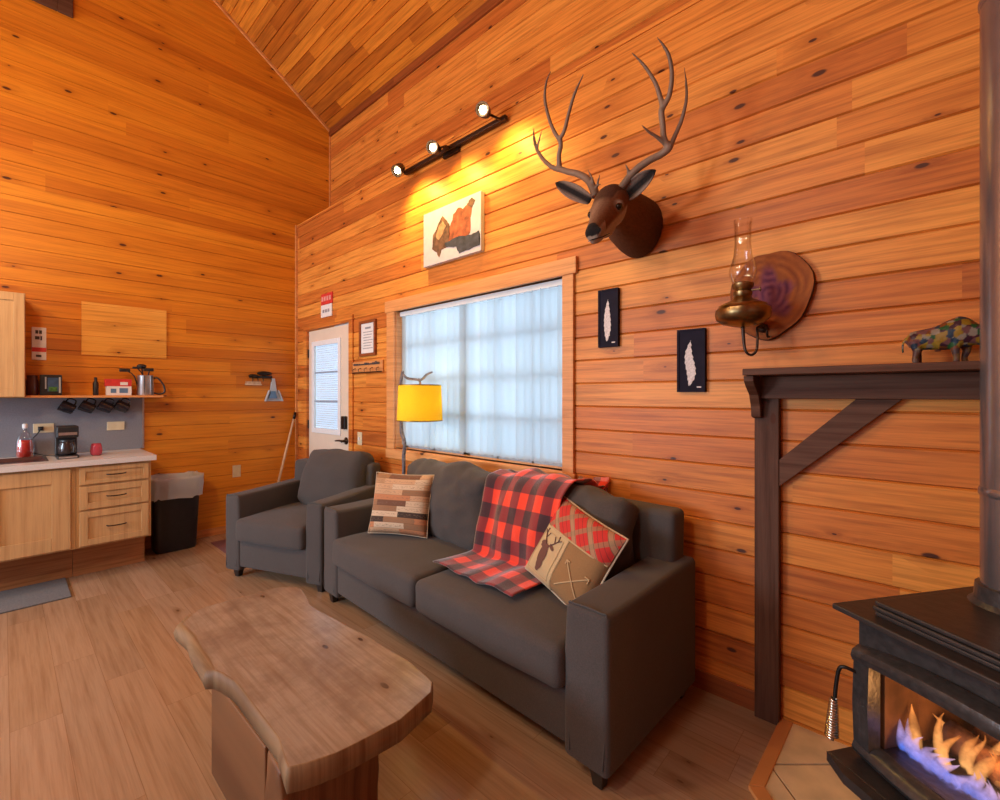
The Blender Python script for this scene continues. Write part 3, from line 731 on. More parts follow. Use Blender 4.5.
# ------------------------------------------------------------------ throw blanket
prof = [(1.50, .492), (1.60, .494), (1.70, .494), (1.76, .505), (1.775, .56), (1.80, .66), (1.83, .76), (1.875, .86), (1.93, .925), (1.99, .955), (2.06, .935), (2.12, .905), (2.155, .89), (2.168, .84), (2.172, .76)]
pp = smoothpts([(0, y, z) for y, z in prof], 5)
arc = [0]
for a_, b_ in zip(pp, pp[1:]): arc.append(arc[-1] + (b_ - a_).length)
from mathutils.bvhtree import BVHTree
hb = NB()
for ch in sofa.children:
    if ch.type == 'MESH' and ch.name.split('.')[0] in ('back_cushion', 'backrest', 'seat_cushion'):
        n0 = len(hb.verts); hb.from_mesh(ch.data); hb.verts.ensure_lookup_table()
        for v in hb.verts[n0:]: v.co = rootmat(sofa) @ v.co
sbvh = BVHTree.FromBMesh(hb)
b = NB(); uvl = b.loops.layers.uv.new('UVMap'); nu = 44; G = []
for i, p in enumerate(pp):
    v = arc[i] / arc[-1]; row_ = []
    t = (pp[min(i + 1, len(pp) - 1)] - pp[max(i - 1, 0)]).normalized(); nrm = Vector((0, -t.z, t.y))
    if nrm.y > 0 and nrm.z < 0: nrm = -nrm
    nrm = Vector((0, -t.z, t.y)); 
    xl = -1.86 + .10 * min(1, v / .30) + .04 * max(0, v - .55)
    xr = -1.27 + 0.08 * v
    for k in range(nu + 1):
        u = k / nu
        x = xl + (xr - xl) * u
        fold = 0.5 + 0.5 * math.sin(u * 17 + 2.2 * noise.noise(Vector((u * 2, v * 2.3, 4))) + v * 2.5)
        amp = 0.014 + 0.016 * math.sin(v * PI)
        d_ = 0.006 + amp * fold + 0.016 * (noise.noise(Vector((u * 4 + v * 3, v * 6, 1.3))) + .3) + .008 * abs(noise.noise(Vector((u * 9 - v * 5, v * 12, 7.3))))
        dn = nrm if (nrm.z > 0 or nrm.y < 0) else -nrm
        if p.y > 2.13: dn = Vector((0, .25, 1)).normalized() if p.z > .87 else Vector((0, 1, .1)).normalized()
        hit = sbvh.ray_cast(Vector((max(x, -1.72), p.y, p.z)) + dn * .35, -dn, .5)
        q = Vector((x, p.y, p.z))
        if hit[0] is not None: q = hit[0].copy(); q.x = x
        q += dn * (d_ + .006)
        q.y += (0.05 * (u - .3) if v < .25 else 0) * (1 - v / .25) * -1.0
        row_.append((b.verts.new(q), (u * .74, v * arc[-1])))
    G.append(row_)
for _ in range(10):
    for k in range(nu + 1):
        cs = [r_[k][0].co.copy() for r_ in G]
        for i in range(1, len(G) - 1):
            a_ = (cs[i - 1] + cs[i + 1]) / 2
            if (a_ - cs[i]).dot(Vector((0, -.7, .7))) > 0 and cs[i].y < 1.95: G[i][k][0].co = cs[i].lerp(a_, .8)
for _ in range(3):
    for row_ in G:
        cs = [w_[0].co.copy() for w_ in row_]
        for k in range(1, nu):
            a_ = (cs[k - 1] + cs[k + 1]) / 2
            if (a_ - cs[k]).dot(Vector((0, -.6, .8))) > 0: row_[k][0].co = cs[k].lerp(a_, .8)
for i in range(len(G) - 1):
    for k in range(nu):
        q = [G[i][k], G[i][k + 1], G[i + 1][k + 1], G[i + 1][k]]
        f = b.faces.new([w_[0] for w_ in q])
        for lp, w_ in zip(f.loops, q): lp[uvl].uv = w_[1]
bl = obj('throw_blanket', b, M['plaid'], None, (-1.6, 1.8, .5), smooth=True); tag(bl, 'red and black buffalo plaid fleece throw draped over the sofa back', 'blanket')
md = bl.modifiers.new('S', 'SOLIDIFY'); md.thickness = .007; md.offset = 1

# ------------------------------------------------------------------ pillows
def pillow_fn(w, h, t, pinch=.05):
    def f(u, v, side=1):
        e = (max(0, 1 - u ** 4) * max(0, 1 - v ** 4)) ** .55
        x = w / 2 * u * (1 - pinch * (1 - v * v)); z = h / 2 * v * (1 - pinch * (1 - u * u))
        w_ = 0.006 * noise.noise(Vector((u * 2.2, v * 2.2, side * 3.0)))
        return Vector((x, -side * (t / 2 * e + w_ * e), z + h / 2))
    return f
def pillow_mesh(f, n=22):
    b = NB(); uvl = b.loops.layers.uv.new('UVMap')
    for side in (1, -1):
        g = [[b.verts.new(f(-1 + 2 * i / n, -1 + 2 * j / n, side)) for j in range(n + 1)] for i in range(n + 1)]
        for i in range(n):
            for j in range(n):
                q = [(i, j), (i + 1, j), (i + 1, j + 1), (i, j + 1)]
                fc = b.faces.new([g[a][c_] for a, c_ in q])
                for lp, (a, c_) in zip(fc.loops, q): lp[uvl].uv = (a / n, c_ / n)
    bmesh.ops.remove_doubles(b, verts=b.verts, dist=.0004); return b
def piping_tube(f, w, r=.004, n=14):
    pts = [f(-1 + 2 * i / n, -1) for i in range(n)] + [f(1, -1 + 2 * i / n) for i in range(n)] + [f(1 - 2 * i / n, 1) for i in range(n)] + [f(-1, 1 - 2 * i / n) for i in range(n + 1)]
    b = NB(); tube(b, pts, r, 6); return b
def patch(f, poly, side, off, n=26):
    """thin appliqué lying on the pillow front; poly in -1..1 coords, must be convex pieces"""
    b = NB(); uvl = b.loops.layers.uv.new('UVMap')
    (ua, va), (ub, vb_), (uc, vc), (ud, vd) = poly
    g = []
    for i in range(n + 1):
        r_ = []
        for j in range(n + 1):
            s, t = i / n, j / n
            u = (ua * (1 - s) + ub * s) * (1 - t) + (ud * (1 - s) + uc * s) * t
            v = (va * (1 - s) + vb_ * s) * (1 - t) + (vd * (1 - s) + vc * s) * t
            r_.append((b.verts.new(f(u, v, side) + Vector((0, -off * side, 0))), (u * .5 + .5, v * .5 + .5)))
        g.append(r_)
    for i in range(n):
        for j in range(n):
            q = [g[i][j], g[i + 1][j], g[i + 1][j + 1], g[i][j + 1]]
            fc = b.faces.new([w_[0] for w_ in q])
            for lp, w_ in zip(fc.loops, q): lp[uvl].uv = w_[1]
    return b
def tilt(o, loc, rx, ry, rz):
    o.location = loc; o.rotation_euler = (rx, ry, rz)
p1 = thing('throw_pillow', 'patchwork throw pillow in tan and dark brown strips at the sofa\'s left arm', 'pillow', (-2.375, 1.66, .475))
f1 = pillow_fn(.41, .385, .13)
obj('pillow_cover', pillow_mesh(f1), M['words'], p1, local=True, smooth=True)
obj('corner_piping', piping_tube(f1, .41, .003), M['pipingtan'], p1, local=True, smooth=True)
tilt(p1, (-2.395, 1.665, .482), R(-16), R(0), R(27))
p2 = thing('throw_pillow', 'tan throw pillow printed with a deer head and red tartan, at the sofa\'s right arm', 'pillow', (-1.15, 1.62, .48))
f2 = pillow_fn(.40, .385, .13)
obj('pillow_cover', pillow_mesh(f2), M['olivefab'], p2, local=True, smooth=True)
obj('corner_piping', piping_tube(f2, .42, .005), M['pipingtan'], p2, local=True, smooth=True)
obj('tartan_panel', patch(f2, [(-.99, .30), (.99, .30), (.99, .99), (-.99, .99)], 1, .002), M['tartan'], p2, local=True, smooth=True)
obj('tan_panel', patch(f2, [(-.99, -.99), (-.02, -.99), (-.02, .27), (-.99, .27)], 1, .002), M['tanfab'], p2, local=True, smooth=True)
b = NB()
def line_on(f, pts, r, off, b):
    P = []
    for (u0, v0), (u1, v1) in zip(pts, pts[1:]):
        for k in range(6): t = k / 6; P.append(f(u0 + (u1 - u0) * t, v0 + (v1 - v0) * t) + Vector((0, -off, 0)))
    P.append(f(*pts[-1]) + Vector((0, -off, 0))); tube(b, P, r, 5)
line_on(f2, [(-.98, .29), (.98, .29)], .004, .002, b); line_on(f2, [(-.01, .28), (-.01, -.98)], .004, .002, b)
line_on(f2, [(-.85, -.86), (-.12, -.86), (-.12, .16), (-.85, .16), (-.85, -.86)], .0018, .004, b)
obj('panel_trim', b, M['tanfab'], p2, local=True)
b = NB()
def blob(cu, cv, ru, rv, rot=0):
    n_ = 18; c_ = b.verts.new(f2(cu, cv) + Vector((0, -.0045, 0))); rg = []
    for k in range(n_):
        a = 2 * PI * k / n_; du, dv = ru * math.cos(a), rv * math.sin(a)
        rg.append(b.verts.new(f2(cu + du * math.cos(rot) - dv * math.sin(rot), cv + du * math.sin(rot) + dv * math.cos(rot)) + Vector((0, -.0045, 0))))
    for k in range(n_): b.faces.new([c_, rg[k], rg[(k + 1) % n_]])
blob(-.52, -.38, .13, .27, .1); blob(-.48, -.62, .10, .14); blob(-.58, -.18, .15, .07, .2); blob(-.66, -.12, .10, .045, .5); blob(-.36, -.12, .10, .045, -.5); blob(-.50, -.75, .06, .06)
for s in (-1, 1):
    line_on(f2, [(-.5 + s * .05, -.13), (-.5 + s * .17, .0), (-.5 + s * .24, .10), (-.5 + s * .22, .22)], .0030, .004, b)
    line_on(f2, [(-.5 + s * .17, .0), (-.5 + s * .10, .15)], .0022, .004, b); line_on(f2, [(-.5 + s * .23, .07), (-.5 + s * .33, .16)], .0022, .004, b)
obj('deer_print', b, M['deerprint'], p2, local=True)
b = NB(); line_on(f2, [(.15, -.75), (.85, -.15)], .003, .003, b); line_on(f2, [(.2, -.1), (.8, -.7)], .003, .003, b); line_on(f2, [(.75, -.15), (.85, -.15), (.85, -.25)], .003, .003, b); line_on(f2, [(.2, -.2), (.2, -.1), (.3, -.1)], .003, .003, b)
obj('arrow_print', b, M['tanfab'], p2, local=True)
tilt(p2, (-1.185, 1.635, .485), R(-26), R(15), R(-14))

# ------------------------------------------------------------------ coffee table
ct = thing('coffee_table', 'rustic live edge slab coffee table in front of the sofa', 'coffee table', (-1.68, .74, 0))
top = [(-2.222, .499), (-2.27, .535), (-2.319, .582), (-2.325, .65), (-2.316, .723), (-2.302, .905), (-2.26, .96), (-2.205, .979), (-2.10, .955), (-2.002, .929), (-1.90, .930), (-1.785, .943), (-1.559, .960), (-1.317, .966), (-1.172, .950), (-1.135, .915), (-1.105, .778), (-1.117, .651), (-1.125, .592), (-1.150, .524), (-1.171, .488), (-1.29, .515), (-1.447, .517), (-1.658, .518), (-1.735, .505), (-1.772, .492), (-1.83, .497), (-1.904, .500), (-2.073, .510), (-2.15, .505)]
tp = [Vector((x, y, 0)) for x, y in top]; tp.append(tp[0]); sm = [a_ + (c_ - a_) * (k / 4) + Vector((noise.noise((a_ + (c_ - a_) * (k / 4)) * 9), noise.noise((a_ + (c_ - a_) * (k / 4)) * 9 + Vector((5, 5, 5))), 0)) * .004 for a_, c_ in zip(tp, tp[1:]) for k in range(4)]
b = NB(); cxy = Vector((-1.7, .72, 0))
def ringz(z, grow):
    out = []
    for p in sm:
        g_ = grow * (1.0 + .3 * noise.noise(p * 4)); side = (2.2 if p.x < -1.78 else .6) if p.y < .56 else .35
        d_ = (p - cxy); nrm_ = Vector((d_.x * .25, d_.y, 0)).normalized()
        out.append(b.verts.new((p.x + nrm_.x * g_ * side, p.y + nrm_.y * g_ * side, z)))
    return out
r0 = ringz(.420, 0); r1 = ringz(.418, .009); r2 = ringz(.390, .016); r3 = ringz(.356, .012); r4 = ringz(.355, -.02)
tf = b.faces.new(r0); nn = len(sm)
for a_, c_ in ((r0, r1), (r1, r2), (r2, r3), (r3, r4)):
    for k in range(nn): fc = b.faces.new([a_[k], a_[(k + 1) % nn], c_[(k + 1) % nn], c_[k]]); fc.material_index = 1; fc.smooth = True
fc = b.faces.new(r4[::-1]); fc.material_index = 1
obj('tabletop', b, [M['slab'], M['bark']], ct)
def slableg(x0_, x1_, y0_, y1_):
    b = NB()
    def fn(p, u): q = p.copy(); q += noise.noise_vector(p * 9) * .012; q.y += (.008 * u.y) * (1 - (p.z / .36)); q.z = p.z; return q
    rbox(b, (x0_, y0_, 0), (x1_, y1_, .357), .012, 2, (3, 6, 6), fn); return b
obj('leg', slableg(-1.36, -1.25, .50, .80), M['slableg'], ct, smooth=True)
obj('leg', slableg(-1.87, -1.78, .52, .82), M['slableg'], ct, smooth=True)
b = NB(); rbox(b, (-1.865, .505, .002), (-1.37, .545, .356), .006, 2, (4, 1, 3)); obj('side_board', b, M['slableg'], ct)

# ------------------------------------------------------------------ floor lamp
fl = thing('floor_lamp', 'twig shaped floor lamp with a yellow shade behind the sofa arm', 'floor lamp', (-2.96, 2.10, 0))
lx, ly = -2.845, 2.03
b = NB(); tube(b, [(-2.93, 2.10, .03), (-2.92, 2.09, .3), (-2.90, 2.07, .6), (-2.86, 2.05, .80), (-2.855, 2.045, .90), (-2.835, 2.04, 1.00), (-2.86, 2.03, 1.08), (-2.865, 2.03, 1.18), (-2.885, 2.03, 1.32), (-2.875, 2.03, 1.44), (-2.845, 2.03, 1.54)], [.016, .014, .014, .013, .014, .013, .015, .012, .012, .011, .012], 8, True, 3)
tube(b, [(-2.85, 2.03, 1.52), (-2.79, 2.03, 1.485), (-2.70, 2.03, 1.475), (-2.62, 2.03, 1.47), (-2.56, 2.03, 1.505), (-2.50, 2.03, 1.52)], [.010, .010, .009, .009, .009, .006], 8, True, 3)
tube(b, [(-2.655, 2.03, 1.475), (-2.635, 2.03, 1.45), (-2.64, 2.03, 1.40)], [.009, .008, .008], 8, True, 2)
obj('twig_stem', b, M['twig'], fl, smooth=True)
b = NB(); lathe(b, [(.12, 0), (.12, .012), (.10, .022), (.03, .03), (.0, .03)], 28, (-2.935, 2.07, 0)); obj('base', b, M['twig'], fl, smooth='auto')
sc = (-2.60, 2.00)
b = NB()
A_ = lathe(b, [(.160, 1.180), (.150, 1.430)], 36, (sc[0], sc[1], 0), cap=False)
A_ = lathe(b, [(.157, 1.180), (.147, 1.430)], 36, (sc[0], sc[1], 0), cap=False)
obj('lamp_shade', b, M['shade'], fl, smooth=True)
b = NB(); 
for r_, z_ in ((.160, 1.180), (.150, 1.430)): tube(b, [(sc[0] + r_ * math.cos(2 * PI * k / 36), sc[1] + r_ * math.sin(2 * PI * k / 36), z_) for k in range(37)], .0035, 6)
for k in range(3): a = 2 * PI * k / 3; tube(b, [(sc[0], sc[1], 1.40), (sc[0] + .148 * math.cos(a), sc[1] + .148 * math.sin(a), 1.42)], .002, 5)
tube(b, [(sc[0], sc[1] + .0, 1.40), (-2.64, 2.03, 1.41)], .004, 5)
obj('shade_wire', b, M['brass'], fl)
b = NB(); lathe(b, [(.0, 1.23), (.02, 1.24), (.03, 1.27), (.025, 1.30), (.014, 1.33), (.014, 1.38)], 16, (sc[0], sc[1], 0)); obj('bulb', b, emis('lamp_bulb', (1, .68, .25), 14), fl, smooth=True)

# ------------------------------------------------------------------ track light
tk = thing('track_light', 'dark track spotlight with three lit heads above the canvas picture', 'light fixture', (-2.45, YA, 3.12))
b = NB(); rbox(b, (-3.0, YA - .045, 3.108), (-1.92, YA - .012, 3.140), .006, 2); box(b, (-2.55, YA - .02, 3.085), (-2.38, YA, 3.16)); obj('track_bar', b, M['bronze'], tk)
spots = []
for i, (hx, hy, hz, gx, gz) in enumerate(((-2.92, 2.04, 3.08, -2.98, 3.12), (-2.47, 2.02, 3.075, -2.45, 3.12), (-1.985, 2.02, 3.13, -1.96, 3.12))):
    d_ = Vector((.5, -1.0, -.35)).normalized() if i else Vector((.35, -.75, -.75)).normalized()
    q = d_.to_track_quat('Z', 'Y').to_matrix().to_4x4()
    mt = Matrix.Translation((hx, hy, hz)) @ q
    b = NB(); lathe(b, [(.012, -.07), (.032, -.06), (.040, -.02), (.044, .030), (.040, .030), (.036, -.01), (.010, -.02)], 20, mat=mt)
    tube(b, [(gx, YA - .03, gz), (gx, YA - .08, gz - .005), tuple(Vector((hx, hy, hz)) - d_ * .06)], .008, 8, True, 3)
    hd_ = obj('spot_head', b, M['bronze'], tk, smooth='auto')
    b = NB(); lathe(b, [(.0, .024), (.020, .025), (.024, .015), (.0, .008)][::-1], 18, mat=mt); obj('bulb', b, M['bulb'], hd_, smooth=True)
    spots.append((hx, hy, hz))

# ------------------------------------------------------------------ pictures and plates on the window wall
cv = thing('canvas_picture', 'wrapped canvas print of shaggy brown animals on a pale ground', 'picture', (-2.45, YA, 2.52))
b = NB(); box(b, (-2.755, YA - .036, 2.325), (-2.142, YA - .001, 2.725)); obj('canvas_panel', b, M['canvas'], cv, bevel=.003)
def decal(name, pts, mat, parent, y, thick=.001, jag=0.0, xz0=(0, 0), sc_=(1, 1)):
    P = []
    pts = pts + [pts[0]]
    for (a, b_), (c_, d_) in zip(pts, pts[1:]):
        k = 4 if jag else 1
        for i in range(k):
            t = i / k; P.append((a + (c_ - a) * t + random.uniform(-jag, jag), b_ + (d_ - b_) * t + random.uniform(-jag, jag)))
    P = [(xz0[0] + x * sc_[0], xz0[1] + z * sc_[1]) for x, z in P]
    b = NB(); prism(b, P, y - thick, y, 'XZ'); bmesh.ops.triangulate(b, faces=b.faces); return obj(name, b, mat, parent)
o_, s_ = (-2.755, 2.325), (.613, .40)
yc = YA - .0362
decal('painted_figure', [(.16, .30), (.2, .55), (.28, .72), (.36, .82), (.44, .74), (.5, .6), (.56, .35), (.5, .25), (.34, .22), (.3, .10), (.26, .22)], M['umber'], cv, yc, .0008, .012, o_, s_)
decal('painted_figure', [(.24, .5), (.3, .68), (.37, .74), (.42, .62), (.36, .5), (.3, .42)], M['tanpaint'], cv, yc - .001, .0008, .01, o_, s_)
decal('painted_figure', [(.46, .34), (.5, .6), (.56, .78), (.64, .86), (.72, .82), (.8, .86), (.86, .92), (.88, .8), (.84, .6), (.84, .34), (.7, .28)], M['fleck'], cv, yc, .0010, .012, o_, s_)
decal('painted_figure', [(.40, .32), (.6, .36), (.8, .32), (.98, .34), (.98, .08), (.66, .06), (.6, .2), (.46, .22)], M['slate'], cv, yc - .0012, .0008, .014, o_, s_)
decal('painted_figure', [(.78, .86), (.86, .95), (.92, .86), (.86, .78)], M['umber'], cv, yc - .0014, .0008, .008, o_, s_)
def feather(label, x0_, x1_, z0_, z1_, curve):
    t = thing('feather_plaque', label, 'wall art', ((x0_ + x1_) / 2, YA, (z0_ + z1_) / 2))
    b = NB(); box(b, (x0_, YA - .020, z0_), (x1_, YA - .001, z1_)); obj('panel', b, M['navyboard'], t, bevel=.002)
    b = NB()
    fw = .008
    for lo, hi in (((x0_ - .002, YA - .024, z0_), (x0_ + fw, YA - .001, z1_)), ((x1_ - fw, YA - .024, z0_), (x1_ + .002, YA - .001, z1_)), ((x0_ + fw, YA - .024, z0_), (x1_ - fw, YA - .001, z0_ + fw)), ((x0_ + fw, YA - .024, z1_ - fw), (x1_ - fw, YA - .001, z1_))): box(b, lo, hi)
    obj('edge_frame', b, M['navyboard'], t)
    b = NB(); W_, H_ = x1_ - x0_, z1_ - z0_; n_ = 40; y_ = YA - .0215
    Lp, Rp = [], []
    for k in range(n_ + 1):
        s = k / n_; cxx = x0_ + W_ * (.47 + curve * math.sin(s * PI * 2.0) * .9 + .06 * (s - .5)); z = z0_ + H_ * (.10 + .72 * s)
        wd = W_ * .20 * max(.02, math.sin(PI * (s ** .85) * .97 + .03)) ** .75
        j = .0045 * W_ / .13 * (1 if k % 5 == 0 else .25 * (k % 5))
        Lp.append((cxx - wd + j, z - wd * .25)); Rp.append((cxx + wd - j * 1.2, z - wd * .25))
    pl_ = Lp + Rp[::-1]
    vsL = [b.verts.new((a, y_, c_)) for a, c_ in Lp]; vsR = [b.verts.new((a, y_, c_)) for a, c_ in Rp]
    vl2 = [b.verts.new((a, y_ + .001, c_)) for a, c_ in Lp]; vr2 = [b.verts.new((a, y_ + .001, c_)) for a, c_ in Rp]
    for k in range(n_):
        b.faces.new([vsL[k], vsR[k], vsR[k + 1], vsL[k + 1]]); b.faces.new([vl2[k], vl2[k + 1], vr2[k + 1], vr2[k]])
    obj('feather', b, M['feather'], t)
    b = NB(); box(b, (x1_ - .035, y_ - .0, z0_ + .02), (x1_ - .015, y_ + .001, z0_ + .026)); obj('signature', b, M['feather'], t)
feather('small navy plaque with a straight white feather, nearest the window', -1.263, -1.150, 1.615, 1.922, .02)
feather('small navy plaque with a curved white feather, nearest the mantel', -.838, -.714, 1.374, 1.668, .07)

cf = thing('certificate_frame', 'narrow brown framed white certificate between door and window', 'picture frame', (-3.575, YA, 1.86))
b = NB()
for lo, hi in (((-3.71, YA - .022, 1.705), (-3.685, YA - .001, 2.02)), ((-3.47, YA - .022, 1.705), (-3.445, YA - .001, 2.02)), ((-3.685, YA - .022, 1.995), (-3.47, YA - .001, 2.02)), ((-3.685, YA - .022, 1.705), (-3.47, YA - .001, 1.73))): box(b, lo, hi)
obj('frame', b, M['redtrim'], cf, bevel=.002)
b = NB(); box(b, (-3.685, YA - .010, 1.73), (-3.47, YA - .002, 1.995)); obj('paper', b, M['paper'], cf)
b = NB(); box(b, (-3.62, YA - .0112, 1.945), (-3.53, YA - .0102, 1.962))
for k in range(7): box(b, (-3.655 + .01 * (k % 2), YA - .0112, 1.915 - k * .024), (-3.50 - .012 * (k % 3), YA - .0102, 1.921 - k * .024))
obj('printed_lines', b, M['greyink'], cf)

kr = thing('key_rack', 'narrow wooden key rack with dark carved figures and hooks below the certificate', 'rack', (-3.575, YA, 1.60))
b = NB(); rbox(b, (-3.825, YA - .018, 1.555), (-3.335, YA - .001, 1.66), .004, 2); obj('board', b, M['trimwood'], kr)
b = NB(); xx = -3.80
while xx < -3.38:
    w_ = random.uniform(.02, .045); h_ = random.uniform(.012, .03)
    rbox(b, (xx, YA - .024, 1.625), (xx + w_, YA - .018, 1.625 + h_), .004, 2); xx += w_ + .006
obj('carved_figures', b, M['darkink'], kr)
b = NB()
for k in range(5): hx = -3.77 + k * .095; tube(b, [(hx, YA - .016, 1.60), (hx, YA - .04, 1.592), (hx, YA - .045, 1.575), (hx, YA - .04, 1.57)], .003, 6, True, 2)
box(b, (-3.82, YA - .024, 1.556), (-3.34, YA - .018, 1.566)); obj('key_hooks', b, M['bronze'], kr)

sg = thing('wall_sign', 'small red over white sign above the entry door', 'sign', (-4.34, YA, 2.28))
b = NB(); box(b, (-4.45, YA - .012, 2.265), (-4.22, YA - .001, 2.375)); obj('red_plate', b, M['redplastic'], sg, bevel=.002)
b = NB(); box(b, (-4.45, YA - .012, 2.14), (-4.23, YA - .001, 2.263)); obj('white_plate', b, M['paper'], sg, bevel=.002)
b = NB()
for k in range(4): box(b, (-4.435 + k * .052, YA - .0135, 2.30), (-4.40 + k * .052, YA - .0122, 2.345))
obj('faded_marks', b, flat('faded_pink', (.72, .30, .26), .6), sg)
b = NB(); 
for k in range(3): box(b, (-4.41 + k * .05, YA - .0135, 2.185), (-4.375 + k * .05, YA - .0122, 2.215))
obj('faded_lettering', b, M['greyink'], sg)

def wallplate(name, label, cx_, z_, wall='A', w_=.075, h_=.118, kind='switch', yx=0):
    t = thing(name, label, 'switch plate' if kind == 'switch' else 'outlet', (cx_, YA, z_) if wall == 'A' else (yx, cx_, z_))
    if wall == 'A': mt = Matrix.Translation((cx_, YA, z_))
    else: mt = Matrix.Translation((yx, cx_, z_)) @ Matrix.Rotation(R(90), 4, 'Z')
    b = NB(); rbox(b, (-w_ / 2, -.007, -h_ / 2), (w_ / 2, -.0005, h_ / 2), .003, 2, mat=mt); obj('cover_plate', b, M['plate'], t)
    b = NB()
    if kind == 'switch': box(b, (-.009, -.014, -.016), (.009, -.007, .016), mt)
    else:
        for s in (-1, 1):
            if h_ > w_: box(b, (-.015, -.009, s * .026 - .013), (.015, -.007, s * .026 + .013), mt)
            else: box(b, (s * .026 - .013, -.009, -.015), (s * .026 + .013, -.007, .015), mt)
            if s < 0: obj('socket_face', b, M['plate'], t); b = NB()
    obj('switch_toggle' if kind == 'switch' else 'socket_face', b, M['paper'] if kind == 'switch' else M['plate'], t); return t
wallplate('light_switch', 'almond light switch plate right of the entry door', -3.72, .965)

# ------------------------------------------------------------------ mounted deer
dm = thing('mounted_deer_head', 'mounted buck deer head with large branching antlers on the pine wall', 'taxidermy', (-1.03, YA, 2.2))
path = [((-1.035, 2.19, 2.205), .122, .152), ((-1.035, 2.12, 2.207), .118, .148), ((-1.030, 2.03, 2.210), .106, .136), ((-1.020, 1.95, 2.212), .092, .120), ((-1.008, 1.88, 2.208), .080, .104), ((-.998, 1.82, 2.195), .076, .090), ((-.988, 1.775, 2.160), .072, .078), ((-.978, 1.73, 2.124), .064, .068), ((-.966, 1.68, 2.082), .049, .055), ((-.955, 1.635, 2.044), .040, .046), ((-.946, 1.60, 2.016), .037, .040), ((-.940, 1.575, 1.997), .034, .034), ((-.937, 1.56, 1.986), .023, .022)]
secs = []; PP = smoothpts([p[0] for p in path], 3); rxs = smoothr([p[1] for p in path], 3); rzs = smoothr([p[2] for p in path], 3)
for i, p in enumerate(PP):
    t = PP[min(i + 1, len(PP) - 1)] - PP[max(i - 1, 0)]; secs.append((p, t, rxs[i], rzs[i]))
b = NB(); loft(b, secs, 28)
# brow ridges, jaw, cheeks
def ell(b, c, r, rot=None, seg=16):
    m_ = Matrix.Translation(c) @ (rot or Matrix.Identity(4)) @ Matrix.Diagonal((*r, 1)); bmesh.ops.create_uvsphere(b, u_segments=seg, v_segments=seg // 2 + 2, radius=1, matrix=m_)
ell(b, (-.925, 1.755, 2.163), (.026, .028, .020)); ell(b, (-1.042, 1.755, 2.163), (.026, .028, .020))
ell(b, (-.982, 1.79, 2.216), (.058, .055, .032)); ell(b, (-.950, 1.625, 1.998), (.026, .055, .020), Matrix.Rotation(R(35), 4, 'X'))
ell(b, (-.978, 1.735, 2.070), (.040, .065, .038), Matrix.Rotation(R(35), 4, 'X'))
ell(b, (-.957, 1.568, 2.002), (.017, .015, .015)); ell(b, (-.915, 1.572, 2.002), (.017, .015, .015))
dh = obj('head_and_neck', b, M['fur'], dm)
fuse(dh, .006, 4)
BR, DBR, PAL, NOS, GRY = (.21, .080, .032), (.10, .040, .022), (.50, .38, .30), (.018, .014, .014), (.34, .19, .12)
def deercol(co):
    x, y, z = co.x - 1.03, co.y + YA, co.z + 2.2
    c_ = BR
    fz = 1.997 + (y - 1.575) * .82
    if y > 1.83:
        c_ = lerp(BR, DBR, (y - 1.85) / .3)
        if z < 2.12: c_ = lerp(c_, PAL, (2.12 - z) / .03 * max(0, 1 - (y - 1.83) / .08) * .7)
    else:
        c_ = lerp(GRY, BR, abs(x + .982) / .06)
        if z > 2.165 and abs(x + .982) < .045: c_ = lerp(c_, DBR, (z - 2.165) / .03)
        if z < fz - .014: c_ = lerp(c_, PAL, (fz - .014 - z) / .015)
        if y < 1.625 and z < fz + .02: c_ = lerp(c_, PAL, .8)
        if y < 1.569 and z > 1.984: c_ = NOS
        for ex in (-.908, -1.052):
            d_ = (Vector((x, y, z)) - Vector((ex, 1.735, 2.146))).length
            if d_ < .036: c_ = lerp(PAL, c_, d_ / .036)
    return c_
paint(dh, deercol)
b = NB(); ell(b, (-.9110, 1.733, 2.145), (.013, .019, .015)); obj('eye', b, M['eye'], dm, smooth=True)
b = NB(); ell(b, (-1.047, 1.733, 2.145), (.013, .019, .015)); obj('eye', b, M['eye'], dm, smooth=True)
b = NB(); tube(b, [(-.972, 1.590, 1.977), (-.938, 1.560, 1.969), (-.905, 1.590, 1.981), (-.899, 1.630, 2.003)], .0022, 6, True, 3); obj('mouth', b, M['eye'], dm)
def ear(base, tip, width, face):
    B_, T_ = Vector(base), Vector(tip); d_ = T_ - B_; ln_ = d_.length; d_.normalize()
    f_ = Vector(face).normalized(); f_ = (f_ - d_ * f_.dot(d_)).normalized(); s_ = d_.cross(f_)
    b = NB(); n_, m_ = 14, 10; g = []
    for i in range(n_ + 1):
        t = i / n_; w_ = width * max(.02, math.sin((.14 + .86 * t) * PI)) ** .62
        g.append([b.verts.new(B_ + d_ * (ln_ * t) + s_ * w_ * math.sin(a) + f_ * (-(math.cos(a)) * w_ * .75 + w_ * .75)) for a in [(-1.35 + 2.7 * j / m_) for j in range(m_ + 1)]])
    for i in range(n_):
        for j in range(m_): b.faces.new([g[i][j], g[i + 1][j], g[i + 1][j + 1], g[i][j + 1]])
    o = obj('ear', b, M['fur'], dm, smooth=True)
    md = o.modifiers.new('S', 'SOLIDIFY'); md.thickness = .006
    rm = Vector((-1.03, YA, 2.2))
    def ec(co):
        p = co + rm - B_; t = p.dot(d_) / ln_; s = abs(p.dot(s_)) / width
        return lerp(NOS, (.34, .24, .19), (s - .35) / .35)
    paint(o, ec); return o
